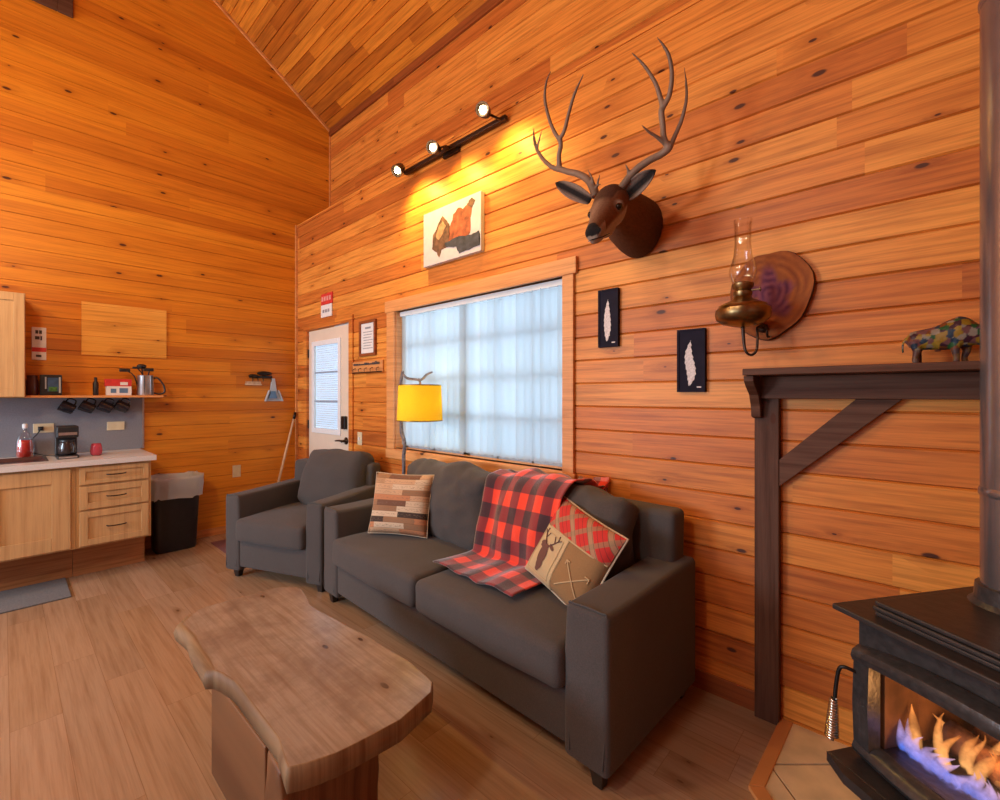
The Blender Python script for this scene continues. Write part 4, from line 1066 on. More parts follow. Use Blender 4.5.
def px(px_, py_, Y):
    # image measurement turned into a point of the plane y = Y
    r_ = (px_ - 500) / 455; u_ = (395 - py_) / 455; c_, s_ = .7382, .6750
    s_ = .6750; c_ = .7378
    v = (r_ * c_ - s_, r_ * s_ + c_, u_); t = Y / v[1]
    return (v[0] * t, Y, 1.36 + v[2] * t)
ear(px(626, 198, 1.86), px(656, 170, 1.86), .042, (.3, -1, -.1))
ear(px(591, 201, 1.86), px(556, 183, 1.84), .036, (.3, -1, -.2))
def antler(branches, y0):
    b = NB()
    for pts, rad in branches:
        P = [px(a, c_, y) for a, c_, y in pts]
        tube(b, P, rad, 9, True, 4)
    o = obj('antler', b, M['antler'], dm); fuse(o, .0045, 2)
    zs = [v.co.z for v in o.data.vertices]; zl, zh = min(zs), max(zs)
    paint(o, lambda co: lerp(lerp((.13, .07, .045), (.26, .165, .115), (co.z - zl) / .12), (.13, .065, .04), ((co.z - zl) / (zh - zl) - .55) * 1.8))
    return o
antler([
    ([(618, 196, 1.83), (621, 189, 1.83), (635, 171, 1.83), (650, 160, 1.84), (660, 155, 1.85), (668, 149, 1.85), (671, 144, 1.85)], [.022, .020, .017, .016, .016, .017, .014]),
    ([(669, 148, 1.85), (664, 138, 1.83), (663, 126, 1.82), (661.5, 112, 1.81), (663, 106, 1.80)], [.014, .013, .0125, .013, .012]),
    ([(663, 108, 1.80), (660, 96, 1.79), (655, 82, 1.77), (644, 65, 1.75), (631.5, 52.4, 1.72)], [.011, .0105, .009, .007, .003]),
    ([(663, 108, 1.80), (669.5, 95, 1.80), (672, 74, 1.78), (668, 53, 1.75), (657, 37, 1.72)], [.011, .011, .0095, .008, .003]),
    ([(670, 147, 1.85), (675, 136, 1.87), (682, 119, 1.88), (686.8, 96, 1.87), (684.5, 66.8, 1.84)], [.012, .010, .009, .007, .003]),
    ([(668, 146, 1.85), (657, 137, 1.80), (648, 131, 1.76), (640.8, 124, 1.72)], [.011, .008, .006, .0025]),
    ([(629, 178, 1.83), (628, 170, 1.81), (625.5, 164, 1.80)], [.009, .006, .003]),
], 1.83)
antler([
    ([(596, 197, 1.83), (594, 190, 1.83), (588, 180, 1.83), (578, 174, 1.83), (569, 172, 1.83), (557, 168, 1.84)], [.022, .020, .017, .016, .015, .015]),
    ([(560, 170, 1.84), (559, 156, 1.83), (561, 145, 1.82), (559, 137, 1.81)], [.014, .012, .012, .013]),
    ([(559, 139, 1.81), (554, 131, 1.80), (549, 118, 1.79), (545, 99, 1.77), (546.5, 82, 1.75), (551, 71, 1.73)], [.011, .010, .009, .008, .006, .003]),
    ([(559, 139, 1.81), (564, 132, 1.80), (569, 113, 1.79), (575, 93, 1.77), (584, 73.5, 1.73)], [.011, .010, .009, .0075, .003]),
    ([(560, 170, 1.84), (552, 167, 1.84), (543, 159, 1.85), (536.5, 148, 1.86), (534, 137, 1.86), (533.8, 127.8, 1.86)], [.013, .012, .011, .010, .007, .003]),
    ([(537, 150, 1.86), (539, 141, 1.85), (542.4, 129, 1.84)], [.008, .006, .003]),
    ([(594, 186, 1.83), (592, 178, 1.81), (588, 170, 1.80)], [.008, .006, .003]),
    ([(596, 190, 1.83), (598, 182, 1.81), (600, 174.5, 1.80)], [.008, .006, .003]),
    ([(597, 186, 1.82), (601, 184, 1.80)], [.006, .003]),
], 1.83)

# ------------------------------------------------------------------ wood slice and oil lamp
pc = (-.452, 1.78)
sl_ = thing('wood_slice_plaque', 'round polished cedar slice with purple heart hung behind the oil lamp', 'wall plaque', (pc[0], YA, pc[1]))
b = NB(); n_ = 40; rings = []
def srad(a): return 1 + .06 * math.sin(2 * a + 1) + .035 * math.sin(3 * a + .4) + .02 * math.sin(7 * a)
for rr in [i / 12 for i in range(1, 13)]:
    rings.append([b.verts.new((pc[0] + .143 * rr * srad(a) * math.cos(a), YA - .035, pc[1] + .188 * rr * srad(a) * math.sin(a))) for a in [2 * PI * k / n_ for k in range(n_)]])
c0 = b.verts.new((pc[0], YA - .035, pc[1]))
for k in range(n_): b.faces.new([c0, rings[0][k], rings[0][(k + 1) % n_]])
for a_, c_ in zip(rings, rings[1:]):
    for k in range(n_): b.faces.new([a_[k], c_[k], c_[(k + 1) % n_], a_[(k + 1) % n_]])
fo = obj('slice_face', b, M['slicec'], sl_)
def slc(co):
    r_ = math.hypot(co.x / .150, co.z / .188); a = math.atan2(co.z, co.x)
    rg = .5 + .5 * math.sin(r_ * 40 + noise.noise(co * 12) * 3)
    inner = lerp((.10, .018, .06), (.26, .07, .10), rg); outer = lerp((.42, .12, .02), (.24, .055, .012), rg)
    rad = .5 + .12 * math.sin(a * 5) + .15 * noise.noise(co * 9)
    return lerp(inner, outer, (r_ - rad) / .14 + .5)
paint(fo, slc)
b = NB(); A_ = [2 * PI * k / n_ for k in range(n_)]
P1 = [(pc[0] + .143 * srad(a) * math.cos(a), pc[1] + .188 * srad(a) * math.sin(a)) for a in A_]
v1 = [b.verts.new((x, YA - .035, z)) for x, z in P1]; v2 = [b.verts.new((pc[0] + (x - pc[0]) * 1.02, YA - .018, pc[1] + (z - pc[1]) * 1.02)) for x, z in P1]; v3 = [b.verts.new((x, YA - .001, z)) for x, z in P1]
for A1, B1 in ((v1, v2), (v2, v3)):
    for k in range(n_): b.faces.new([A1[k], A1[(k + 1) % n_], B1[(k + 1) % n_], B1[k]])
b.faces.new(v3); obj('bark_rim', b, M['bark2'], sl_, smooth=True)

ol = thing('oil_lamp', 'antique brass oil lamp with glass chimney on a wall bracket', 'oil lamp', (-.505, 1.98, 1.52))
lc = (-.508, 1.985)
b = NB(); lathe(b, [(.0, 1.628), (.03, 1.632), (.075, 1.645), (.096, 1.662), (.101, 1.683), (.098, 1.700), (.088, 1.708), (.086, 1.716), (.060, 1.728), (.036, 1.740), (.030, 1.752)], 40, (lc[0], lc[1], 0)); obj('font_bowl', b, M['brass'], ol, smooth='auto')
b = NB(); lathe(b, [(.030, 1.750), (.034, 1.757), (.034, 1.770), (.027, 1.776), (.038, 1.786), (.040, 1.800), (.032, 1.806)], 30, (lc[0], lc[1], 0))
tube(b, [(lc[0] + .03, lc[1], 1.772), (lc[0] + .062, lc[1], 1.772)], .003, 6); lathe(b, [(.009, -.002), (.009, .002)], 12, mat=Matrix.Translation((lc[0] + .062, lc[1], 1.772)) @ Matrix.Rotation(R(90), 4, 'Y')); obj('burner', b, M['brass'], ol, smooth='auto')
b = NB(); lathe(b, [(.034, 1.800), (.043, 1.82), (.050, 1.845), (.046, 1.875), (.034, 1.91), (.029, 1.96), (.030, 2.03), (.034, 2.055)], 28, (lc[0], lc[1], 0), cap=False); obj('glass_chimney', b, M['lampglass'], ol, smooth=True)
b = NB()
tube(b, [(lc[0], lc[1], 1.635), (lc[0] + .004, lc[1], 1.57), (lc[0] + .012, lc[1], 1.53), (lc[0] + .03, lc[1] + .01, 1.518), (lc[0] + .045, lc[1] + .02, 1.54), (lc[0] + .045, lc[1] + .03, 1.60), (lc[0] + .04, lc[1] + .05, 1.63), (lc[0] + .035, YA - .036, 1.64)], [.007, .006, .005, .005, .005, .005, .005, .006], 8, True, 4)
tube(b, [(lc[0] + .06, YA - .05, 1.60), (lc[0] + .06, YA - .08, 1.60), (lc[0] + .06, YA - .09, 1.63)], .005, 6, True, 3)
lathe(b, [(.020, 0), (.020, .012), (.008, .02)], 16, mat=Matrix.Translation((lc[0] + .035, YA - .035, 1.64)) @ Matrix.Rotation(R(90), 4, 'X'))
obj('bracket', b, M['bronze'], ol, smooth=True)

# ------------------------------------------------------------------ mantel
mt_ = thing('mantel_surround', 'dark stained wooden mantel with posts, shelf and diagonal brace around the stove alcove', 'mantel', (.3, YA, 0))
b = NB(); box(b, (-.505, YA - .225, 1.437), (1.42, YA - .001, 1.463)); obj('mantel_shelf', b, M['darkwood'], mt_, bevel=.003)
b = NB(); box(b, (-.490, YA - .075, 1.345), (1.40, YA - .042, 1.436)); obj('header_board', b, M['darkwood'], mt_, bevel=.003)
for x_ in (-.505, 1.32):
    b = NB(); box(b, (x_, YA - .042, 0.017 if x_ > 0 else 0), (x_ + .090, YA - .001, 1.436)); obj('post', b, boards('dark_post', [(0, (0.095, 0.042, 0.026)), (1, (0.125, 0.055, 0.033))], row=0.6, plen=9, raxis='X', laxis='Z', knots=0.1, grain=1.1, rough=.6, spec=0.2) if x_ < 0 else M['darkwood'], mt_, bevel=.003)
    b = NB(); xa = x_ - .004 + (0.02 if x_ > 0 else 0)
    prism(b, [(YA - .042, 1.436), (YA - .19, 1.436), (YA - .19, 1.415), (YA - .165, 1.395), (YA - .11, 1.36), (YA - .085, 1.315), (YA - .075, 1.27), (YA - .042, 1.262)], xa, xa + .035, 'YZ'); obj('corbel', b, M['darkwood'], mt_, bevel=.002)
def brace(xa, za, xb, zb, w_):
    d_ = Vector((xb - xa, 0, zb - za)).normalized(); n__ = Vector((-d_.z, 0, d_.x)) * w_ / 2
    b = NB()
    pts = [(-.414, 1.095), (-.414, .985), (-.035, 1.345), (-.165, 1.345)] if xa < 0 else [(1.32, 1.135), (1.32, 1.015), (.879, 1.345), (1.029, 1.345)]
    prism(b, pts, YA - .040, YA - .004, 'XZ'); obj('diagonal_brace', b, M['darkwood'], mt_, bevel=.002)
brace(-.4, 1, 0, 1.4, .1); brace(1.3, 1, .9, 1.4, .1)

# bison figurine
bs = thing('bison_figurine', 'small painted bison figurine standing on the mantel shelf', 'figurine', (.06, 2.06, 1.463))
b = NB()
bx, by, bz = .066, 2.06, 1.463
body = [((-.088, 0, .078), .010, .012), ((-.078, 0, .080), .026, .028), ((-.050, 0, .080), .031, .034), ((-.020, 0, .083), .031, .038), ((.010, 0, .090), .034, .048), ((.035, 0, .097), .035, .052), ((.055, 0, .096), .031, .046), ((.072, 0, .090), .027, .036), ((.088, 0, .080), .022, .030), ((.100, 0, .068), .017, .024), ((.108, 0, .056), .012, .016)]
PPb = smoothpts([p[0] for p in body], 3); ra = smoothr([p[1] for p in body], 3); rb = smoothr([p[2] for p in body], 3)
loft(b, [(Vector(p) + Vector((bx, by, bz)), (1, 0, -.001), ra[i], rb[i]) for i, p in enumerate(PPb)], 18)
for lx_, ly_, f_ in ((-.070, -.016, .006), (-.058, .016, -.004), (.030, -.016, -.004), (.046, .016, .008)):
    tube(b, [(bx + lx_, by + ly_, bz + .075), (bx + lx_ + f_, by + ly_, bz + .042), (bx + lx_ + f_ * .2, by + ly_, bz + .018), (bx + lx_ + f_ * .6, by + ly_, bz + .001)], [.018, .011, .008, .009], 10, True, 3)
for s in (-1, 1): tube(b, [(bx + .080, by + s * .018, bz + .105), (bx + .083, by + s * .032, bz + .110), (bx + .084, by + s * .034, bz + .125)], [.007, .005, .0025], 8, True, 3)
tube(b, [(bx + .098, by, bz + .052), (bx + .090, by, bz + .030), (bx + .086, by, bz + .022)], [.012, .007, .002], 8, True, 2)
tube(b, [(bx - .086, by, bz + .090), (bx - .098, by, bz + .075), (bx - .100, by, bz + .048), (bx - .097, by, bz + .040)], [.005, .004, .004, .005], 6, True, 2)
bo = obj('bison_body', b, M['bisonc'], bs); fuse(bo, .0035, 1)
pal = [(.55, .30, .03), (.35, .10, .03), (.10, .03, .05), (.04, .16, .05), (.60, .38, .05), (.30, .12, .12), (.04, .07, .12), (.50, .40, .30)]
def bcol(co):
    v = noise.voronoi(co * 62)[1][0]; h = int(abs(math.sin(v.x * 12.98 + v.y * 78.2 + v.z * 37.7) * 43758)) % 8
    c_ = tuple(q * .5 for q in pal[h])
    if co.z < .045: c_ = lerp(c_, (.10, .05, .04), .7)
    return c_
paint(bo, bcol)

# ------------------------------------------------------------------ wood stove
SR = R(-35); SW = .58
sc_ = (.230, 1.696)
st = thing('wood_stove', 'black cast iron wood stove with glass door on the tiled hearth', 'stove', (sc_[0], sc_[1], .012), SR)
def so_(name, b, mat, **kw): return obj(name, b, mat, st, local=True, **kw)
b = NB(); rbox(b, (-SW / 2, -.30, .732), (SW / 2, .30, .748), .004, 2); 
so_('top_plate', b, M['ironflat'])
b = NB(); 
for k, z_ in enumerate((.748, .762, .776)): rbox(b, (-SW / 2 + .085 - .003 * (k % 2), -.255 - .003 * (k % 2), z_), (SW / 2 - .085 + .003 * (k % 2), .290, z_ + .0125), .004, 2)
so_('cooktop', b, M['ironflat'])
# firebox shell: hollow
b = NB(); bw, bd0, bd1, bz0, bz1 = .245, -.245, .26, .34, .731
box(b, (-bw, bd0, bz0), (-bw + .03, bd1, bz1)); box(b, (bw - .03, bd0, bz0), (bw, bd1, bz1)); box(b, (-bw + .03, bd1 - .03, bz0), (bw - .03, bd1, bz1)); box(b, (-bw + .03, bd0, bz0), (bw - .03, bd1 - .03, bz0 + .04)); box(b, (-bw + .03, bd0, bz1 - .05), (bw - .03, bd1 - .03, bz1)); box(b, (-bw, bd0 - .012, bz1 - .115), (bw, bd0 + .02, bz1))
so_('firebox', b, M['iron'])
b = NB(); box(b, (-bw + .031, bd0 + .02, bz0 + .041), (-bw + .045, bd1 - .045, bz1 - .055)); box(b, (bw - .045, bd0 + .02, bz0 + .041), (bw - .031, bd1 - .045, bz1 - .055)); box(b, (-bw + .031, bd1 - .044, bz0 + .041), (bw - .031, bd1 - .031, bz1 - .055)); so_('fire_brick', b, M['firebrick'])
# door: bowed frame
def bow(x): return -.262 - .030 * (1 - (x / .26) ** 2)
b = NB(); npt = 20; zt, zb_ = .645, .345
def strip(zlo, zhi, th, xa=-.245, xb=.245, arch=0.0):
    rows = []
    for i in range(npt + 1):
        x = xa + (xb - xa) * i / npt; y = bow(x); ar = arch * (1 - (x / .245) ** 2)
        pr = [(y + .028, zlo + ar * .8), (y + .006, zlo + ar * .8), (y - th, zlo + .010 + ar * .85), (y - th - .006, (zlo + zhi) / 2 + ar), (y - th, zhi - .010 + ar), (y + .004, zhi + ar), (y + .028, zhi + ar)]
        rows.append([b.verts.new((x, a, c_)) for a, c_ in pr])
    for A1, B1 in zip(rows, rows[1:]):
        for k in range(7): b.faces.new([A1[k], A1[(k + 1) % 7], B1[(k + 1) % 7], B1[k]])
    b.faces.new(rows[0]); b.faces.new(rows[-1][::-1])
strip(.598, .648, .016, arch=.030); strip(.345, .392, .012)
for s in (-1, 1):
    xa, xb = sorted((s * .245, s * .195)); npt = 4; strip(.345, .648, .010, xa, xb, arch=.006); npt = 20
so_('door_frame', b, M['iron'], smooth='auto')
b = NB(); rows = []
for i in range(13):
    x = -.20 + .40 * i / 12; rows.append([b.verts.new((x, bow(x) + .015, .385)), b.verts.new((x, bow(x) + .015, .640))])
for A1, B1 in zip(rows, rows[1:]): b.faces.new([A1[0], B1[0], B1[1], A1[1]])
so_('door_glass', b, M['glass'], smooth=True)
b = NB(); rbox(b, (-.275, -.335, .312), (.275, -.19, .338), .004, 2); prism(b, [(-.275, -.335), (.275, -.335), (.20, -.365), (-.20, -.365)], .312, .338, 'XY'); so_('ash_lip', b, M['ironflat'])
b = NB(); rbox(b, (-.20, -.19, .02), (.20, .20, .34), .01, 2); rbox(b, (-.23, -.22, .001), (.23, .23, .022), .004, 2); so_('pedestal', b, M['ironflat'])
b = NB(); hx = -.285
tube(b, [(-.235, -.275, .575), (-.255, -.295, .582), (-.266, -.302, .570), (-.272, -.306, .52), (-.274, -.308, .475)], .005, 8, True, 4); hn = so_('door_handle', b, M['blackmetal'], smooth=True)
b = NB(); pts = []
for k in range(0, 15 * 12):
    a = 2 * PI * k / 12; t = k / 180; r_ = .007 + .008 * t ** .8; pts.append((-.275 - .006 * t + r_ * math.cos(a), -.310 + r_ * math.sin(a), .485 - .115 * t))
tube(b, pts, .0032, 6); obj('coil_grip', b, M['chrome'], hn, local=True, smooth=True)

sp_ = thing('stove_pipe', 'tall grey metal stove pipe rising from the stove top to the ceiling', 'stove pipe', (.203, 1.80, .79))
b = NB(); lathe(b, [(.075, .80), (.075, 4.90)], 36, (.203, 1.80, 0)); obj('pipe_section', b, M['pipe'], sp_, smooth='auto')
for z_ in (1.10, 2.42, 3.6):
    b = NB(); lathe(b, [(.0755, z_ - .012), (.0785, z_ - .006), (.0785, z_ + .006), (.0755, z_ + .012)], 36, (.203, 1.80, 0), cap=False); obj('pipe_joint', b, M['pipe'], sp_, smooth=True)
b = NB(); lathe(b, [(.10, .7905), (.10, .80), (.088, .812), (.085, .85), (.076, .853)], 36, (.203, 1.80, 0)); obj('flue_collar', b, M['iron'], sp_, smooth='auto')

ms = rootmat(st)
def L2W(x, y, z): return tuple(ms @ Vector((x, y, z)))
for i, (a_, c_, r_) in enumerate((((-.15, .06, .425), (.17, .04, .43), .045), ((-.16, -.05, .415), (.15, -.07, .42), .038), ((-.12, .10, .505), (.12, -.06, .50), .038), ((.16, .08, .50), (-.02, -.08, .53), .03))):
    A1, B1 = Vector(L2W(*a_)), Vector(L2W(*c_)); b = NB()
    P = [A1 + (B1 - A1) * k / 10 for k in range(11)]
    rg = tube(b, P, [r_ * (1 + .12 * math.sin(k * 1.7 + i)) for k in range(11)], 14)
    for v in b.verts: v.co += noise.noise_vector(v.co * 30) * .006
    o = obj('firewood_log', b, M['char'], None, tuple((A1 + B1) / 2), smooth=True)
    tag(o, ['thick charred log lying at the back of the stove fire', 'charred log lying at the front by the stove glass', 'charred log lying crosswise on top of the stove fire', 'thin charred log propped at the right of the stove fire'][i], 'log', 'logs burning inside the stove')
b = NB(); fcol = []
rng = random.Random(3)
def flame(x, y, z, h, r_, kind):
    n0 = len(b.verts)
    P = []; ra_ = []
    for k in range(8):
        t = k / 7; P.append(L2W(x + .02 * math.sin(t * 4 + x * 30) * t, y + .012 * math.sin(t * 5 + y * 20), z + h * t)); ra_.append(r_ * (math.sin(min(1, t * .9 + .18) * PI) ** .7) * (1 - t * .55) + .0008)
    tube(b, P, ra_, 10)
    b.verts.ensure_lookup_table()
    for i in range(n0, len(b.verts)): 
        t = min(1, (i - n0) / 80); fcol.append(lerp((.06, .20, .9), (.75, .40, .45), t) if kind == 'b' else lerp((1, .45, .14), (1.0, .25, .04), t))
for i in range(26):
    x = -.185 + .37 * i / 25; flame(x, -.175 + rng.uniform(-.012, .012), .385, rng.uniform(.030, .060) + (.03 if i < 2 else 0), rng.uniform(.014, .022), 'b')
for i in range(34):
    x = -.18 + .36 * rng.random(); flame(x, rng.uniform(-.165, -.02), .395, rng.uniform(.05, .13), rng.uniform(.010, .022), 'o')
for i in range(10): flame(-.15 + .30 * rng.random(), rng.uniform(0, .1), .47, rng.uniform(.05, .10), .011, 'o')
fo = obj('flames', b, M['flame'], None, tuple(L2W(0, -.1, .39)), smooth=True)
at = fo.data.color_attributes.new('Col', 'FLOAT_COLOR', 'POINT')
for i in range(len(fo.data.vertices)): at.data[i].color = c4(fcol[i])
tag(fo, 'blue and orange flames burning behind the stove door glass', 'fire', None, 'stuff')

# ------------------------------------------------------------------ kitchen
XC = -4.42
def panel_front(b, y0_, y1_, z0_, z1_, x_, st_=.055, t=.018):
    """shaker front facing +X"""
    box(b, (x_, y0_, z0_), (x_ + t, y0_ + st_, z1_)); box(b, (x_, y1_ - st_, z0_), (x_ + t, y1_, z1_))
    box(b, (x_, y0_ + st_, z0_), (x_ + t, y1_ - st_, z0_ + st_)); box(b, (x_, y0_ + st_, z1_ - st_), (x_ + t, y1_ - st_, z1_))
    box(b, (x_, y0_ + st_, z0_ + st_), (x_ + t * .45, y1_ - st_, z1_ - st_))
def pull(parent, y_, z_, x_, w_=.11):
    b = NB(); tube(b, [(x_, y_ - w_ / 2, z_), (x_ + .022, y_ - w_ / 2 + .008, z_), (x_ + .028, y_, z_ - .002), (x_ + .022, y_ + w_ / 2 - .008, z_), (x_, y_ + w_ / 2, z_)], .0045, 8, True, 4)
    return obj('handle', b, M['bronze'], parent, smooth=True)
dc = thing('drawer_cabinet', 'maple base cabinet with three drawers at the end of the counter', 'cabinet', (XC - .3, .56, .0))
b = NB(); box(b, (XF + .02, .355, .262), (XC, .785, .853)); obj('carcass', b, M['maple'], dc)
for z0_, z1_ in ((.715, .838), (.535, .700), (.275, .520)):
    b = NB(); panel_front(b, .372, .768, z0_, z1_, XC, .032 if z1_ - z0_ < .14 else .045); d_ = obj('drawer', b, M['maple'], dc, bevel=.002); pull(d_, .575, (z0_ + z1_) / 2, XC + .016)
b = NB(); box(b, (XF + .02, .355, 0.0), (-4.66, .785, .261)); obj('plinth', b, M['toe'], dc)
sk = thing('sink_cabinet', 'maple base cabinet with tall panel doors under the sink', 'cabinet', (XC - .3, -.05, 0))
b = NB(); box(b, (XF + .02, -.62, .262), (XC, .353, .853)); obj('carcass', b, M['maple'], sk)
for y0_, y1_ in ((-.56, -.12), (-.11, .325)):
    b = NB(); panel_front(b, y0_, y1_, .275, .838, XC, .095); obj('door', b, M['maple'], sk, bevel=.002)
b = NB(); box(b, (XF + .02, -.62, 0), (-4.66, .353, .261)); obj('plinth', b, M['toe'], sk)
ctop = NB(); y0_, y1_ = -.62, .812; sx0, sx1, sy0, sy1 = -4.90, -4.55, -.50, .21
for lo, hi in (((XF + .014, y0_, .854), (sx0, y1_, .892)), ((sx1, y0_, .854), (XC + .045, y1_, .892)), ((sx0, y0_, .854), (sx1, sy0, .892)), ((sx0, sy1, .854), (sx1, y1_, .892))): box(ctop, lo, hi)
tag(obj('countertop', ctop, M['counter'], None, (-4.7, .1, .854)), 'pale speckled kitchen countertop running over both base cabinets', 'countertop')
b = NB()
for lo, hi in (((sx0 + .002, sy0 + .002, .893), (sx1 - .002, sy0 + .015, .896)),): pass
r_o = [(sx0 - .012, sy0 - .012), (sx1 + .012, sy0 - .012), (sx1 + .012, sy1 + .012), (sx0 - .012, sy1 + .012)]
rim = [(r_o, .8925), (r_o, .896), ([(sx0 + .006, sy0 + .006), (sx1 - .006, sy0 + .006), (sx1 - .006, sy1 - .006), (sx0 + .006, sy1 - .006)], .896), ([(sx0 + .02, sy0 + .02), (sx1 - .02, sy0 + .02), (sx1 - .02, sy1 - .02), (sx0 + .02, sy1 - .02)], .874)]
rr = [[b.verts.new((x, y, z)) for x, y in p] for p, z in rim]
for A1, B1 in zip(rr, rr[1:]):
    for k in range(4): b.faces.new([A1[k], A1[(k + 1) % 4], B1[(k + 1) % 4], B1[k]])
b.faces.new(rr[-1])
tag(obj('sink', b, flat('dark_sink', (.12, .07, .07), .2, .6), None, (-4.72, -.15, .893)), 'dark kitchen sink set in the countertop', 'sink')
b = NB(); box(b, (XF + .001, -.62, .893), (XF + .013, .83, 1.338)); bsp = struct('wall_left_backsplash', b, M['backsplash'], 'grey backsplash panel behind the counter')
b = NB(); box(b, (XF + .001, .830, .893), (XF + .016, .842, 1.338)); struct('trim_9', b, M['steel'], 'metal end strip of the backsplash')
# shelf
b = NB(); box(b, (XF + .001, .115, 1.339), (-4.83, .945, 1.357)); tag(obj('wall_shelf', b, M['trimwood'], None, (-4.93, .53, 1.339), bevel=.002), 'narrow pine shelf over the grey backsplash holding the pitcher', 'shelf')
uc = thing('upper_cabinet', 'maple wall cabinet at the left edge above the sink', 'cabinet', (-4.87, -.25, 1.345))
b = NB(); box(b, (XF + .001, -.60, 1.342), (-4.73, .112, 2.09)); obj('carcass', b, M['maple'], uc)
for ya, yb in ((-.595, -.247), (-.240, .108)):
    b = NB(); panel_front(b, ya, yb, 1.347, 2.085, -4.73, .055); obj('door', b, M['maple'], uc, bevel=.002)
# lighter wall panel (loose patch of boards)
mp_ = plankwall('trim_10', .435, 1.005, 1.69, 2.125, [], boards('pale_pine_patch', [(0, (0.78, 0.36, 0.055)), (1, (0.86, 0.43, 0.085))], knots=.25, plen=9, grain=.6), Matrix.Translation((XF + .012, 0, 0)) @ Matrix.Rotation(R(90), 4, 'Z'), 'paler pine access panel set into the gable wall', phase=0.06, gap=.0022)
mp_.scale = (1, .35, 1)

es = thing('wall_notice', 'upright white notice with a red band beside the upper cabinet', 'sign', (XF, .192, 1.755))
b = NB(); rbox(b, (XF + .001, .152, 1.632), (XF + .010, .232, 1.885), .004, 2); obj('card', b, M['paper'], es)
b = NB(); box(b, (XF + .010, .153, 1.695), (XF + .0115, .231, 1.728)); obj('red_band', b, M['redplastic'], es)
b = NB(); box(b, (XF + .010, .172, 1.835), (XF + .0115, .188, 1.862)); box(b, (XF + .010, .192, 1.835), (XF + .0115, .208, 1.862)); box(b, (XF + .010, .170, 1.79), (XF + .0115, .195, 1.815)); box(b, (XF + .010, .199, 1.785), (XF + .0115, .209, 1.818)); box(b, (XF + .010, .175, 1.655), (XF + .0115, .205, 1.672)); obj('dark_print', b, M['darkink'], es)

wallplate('wall_outlet', 'horizontal almond outlet on the backsplash behind the cord', .217, 1.102, 'F', .115, .072, 'outlet', XF + .013)
wallplate('wall_outlet', 'horizontal almond outlet on the backsplash above the pink tumbler', .650, 1.098, 'F', .115, .072, 'outlet', XF + .013)
wallplate('wall_outlet', 'upright almond outlet low on the gable wall beside the bin', 1.585, .597, 'F', .075, .118, 'outlet', XF)
b = NB(); tube(b, [(XF + .022, .20, 1.10), (XF + .05, .20, 1.10), (XF + .06, .18, 1.06), (XF + .05, .14, 1.0), (XF + .06, .15, .93), (XF + .10, .22, .897), (-4.80, .30, .897)], .004, 6, True, 5); box(b, (XF + .022, .185, 1.085), (XF + .045, .215, 1.115)); tag(obj('power_cord', b, M['black'], None, (XF + .05, .2, .9), smooth=True), 'black power cord running from the outlet to the coffee maker', 'cord')

cm = thing('coffee_maker', 'black drip coffee maker on the counter under the hanging mugs', 'coffee maker', (-4.68, .33, .892))
cy_ = .325
b = NB(); rbox(b, (-4.78, cy_ - .060, .893), (-4.58, cy_ + .060, .915), .006, 2); rbox(b, (-4.78, cy_ - .060, .915), (-4.715, cy_ + .060, 1.12), .006, 2); rbox(b, (-4.78, cy_ - .060, 1.045), (-4.60, cy_ + .060, 1.13), .01, 2); obj('housing', b, M['black'], cm)
b = NB(); lathe(b, [(.038, .917), (.048, .93), (.050, .97), (.040, 1.005), (.038, 1.015)], 24, (-4.65, cy_, 0)); obj('carafe', b, flat('smoked_glass', (.03, .02, .02), .05), cm, smooth=True)
b = NB(); lathe(b, [(.042, 1.015), (.042, 1.028)], 24, (-4.65, cy_, 0)); tube(b, [(-4.60, cy_ + .02, .99), (-4.57, cy_ + .03, .985), (-4.565, cy_ + .03, .945), (-4.60, cy_ + .02, .94)], .006, 8, True, 3); obj('carafe_handle', b, M['black'], cm)
b = NB(); box(b, (-4.599, cy_ - .05, 1.065), (-4.597, cy_ + .05, 1.085)); obj('steel_badge', b, M['steel'], cm); b = NB(); box(b, (-4.5795, cy_ - .05, .898), (-4.578, cy_ + .05, .910)); obj('steel_base_strip', b, M['steel'], cm)

sb = thing('soap_bottle', 'clear bottle of red dish soap at the sink edge', 'bottle', (-4.93, .11, .892))
b = NB(); pr_ = [(.042, .893), (.048, .90), (.050, .96), (.046, 1.02), (.030, 1.065), (.014, 1.095), (.012, 1.11)]; lathe(b, pr_, 20, (-4.955, .115, 0), cap=False); obj('bottle_shell', b, M['lampglass'], sb, smooth=True)
b = NB(); lathe(b, [(.038, .895), (.043, .90), (.045, .95), (.041, .998), (.035, 1.02)], 20, (-4.955, .115, 0)); obj('red_soap', b, M['redliquid'], sb, smooth=True)
b = NB(); lathe(b, [(.013, 1.108), (.015, 1.115), (.015, 1.14), (.008, 1.145)], 16, (-4.955, .115, 0)); obj('cap', b, M['paper'], sb, smooth='auto')
b = NB(); lathe(b, [(.024, .893), (.034, .905), (.037, .93), (.033, .965), (.028, .985), (.026, .985), (.031, .962), (.034, .93), (.030, .908), (.0, .902)], 24, (-4.68, .49, 0)); tag(obj('tumbler', b, M['pinkglass'], None, (-4.68, .49, .893), smooth=True), 'small pink stemless glass on the counter right of the coffee maker', 'glass')

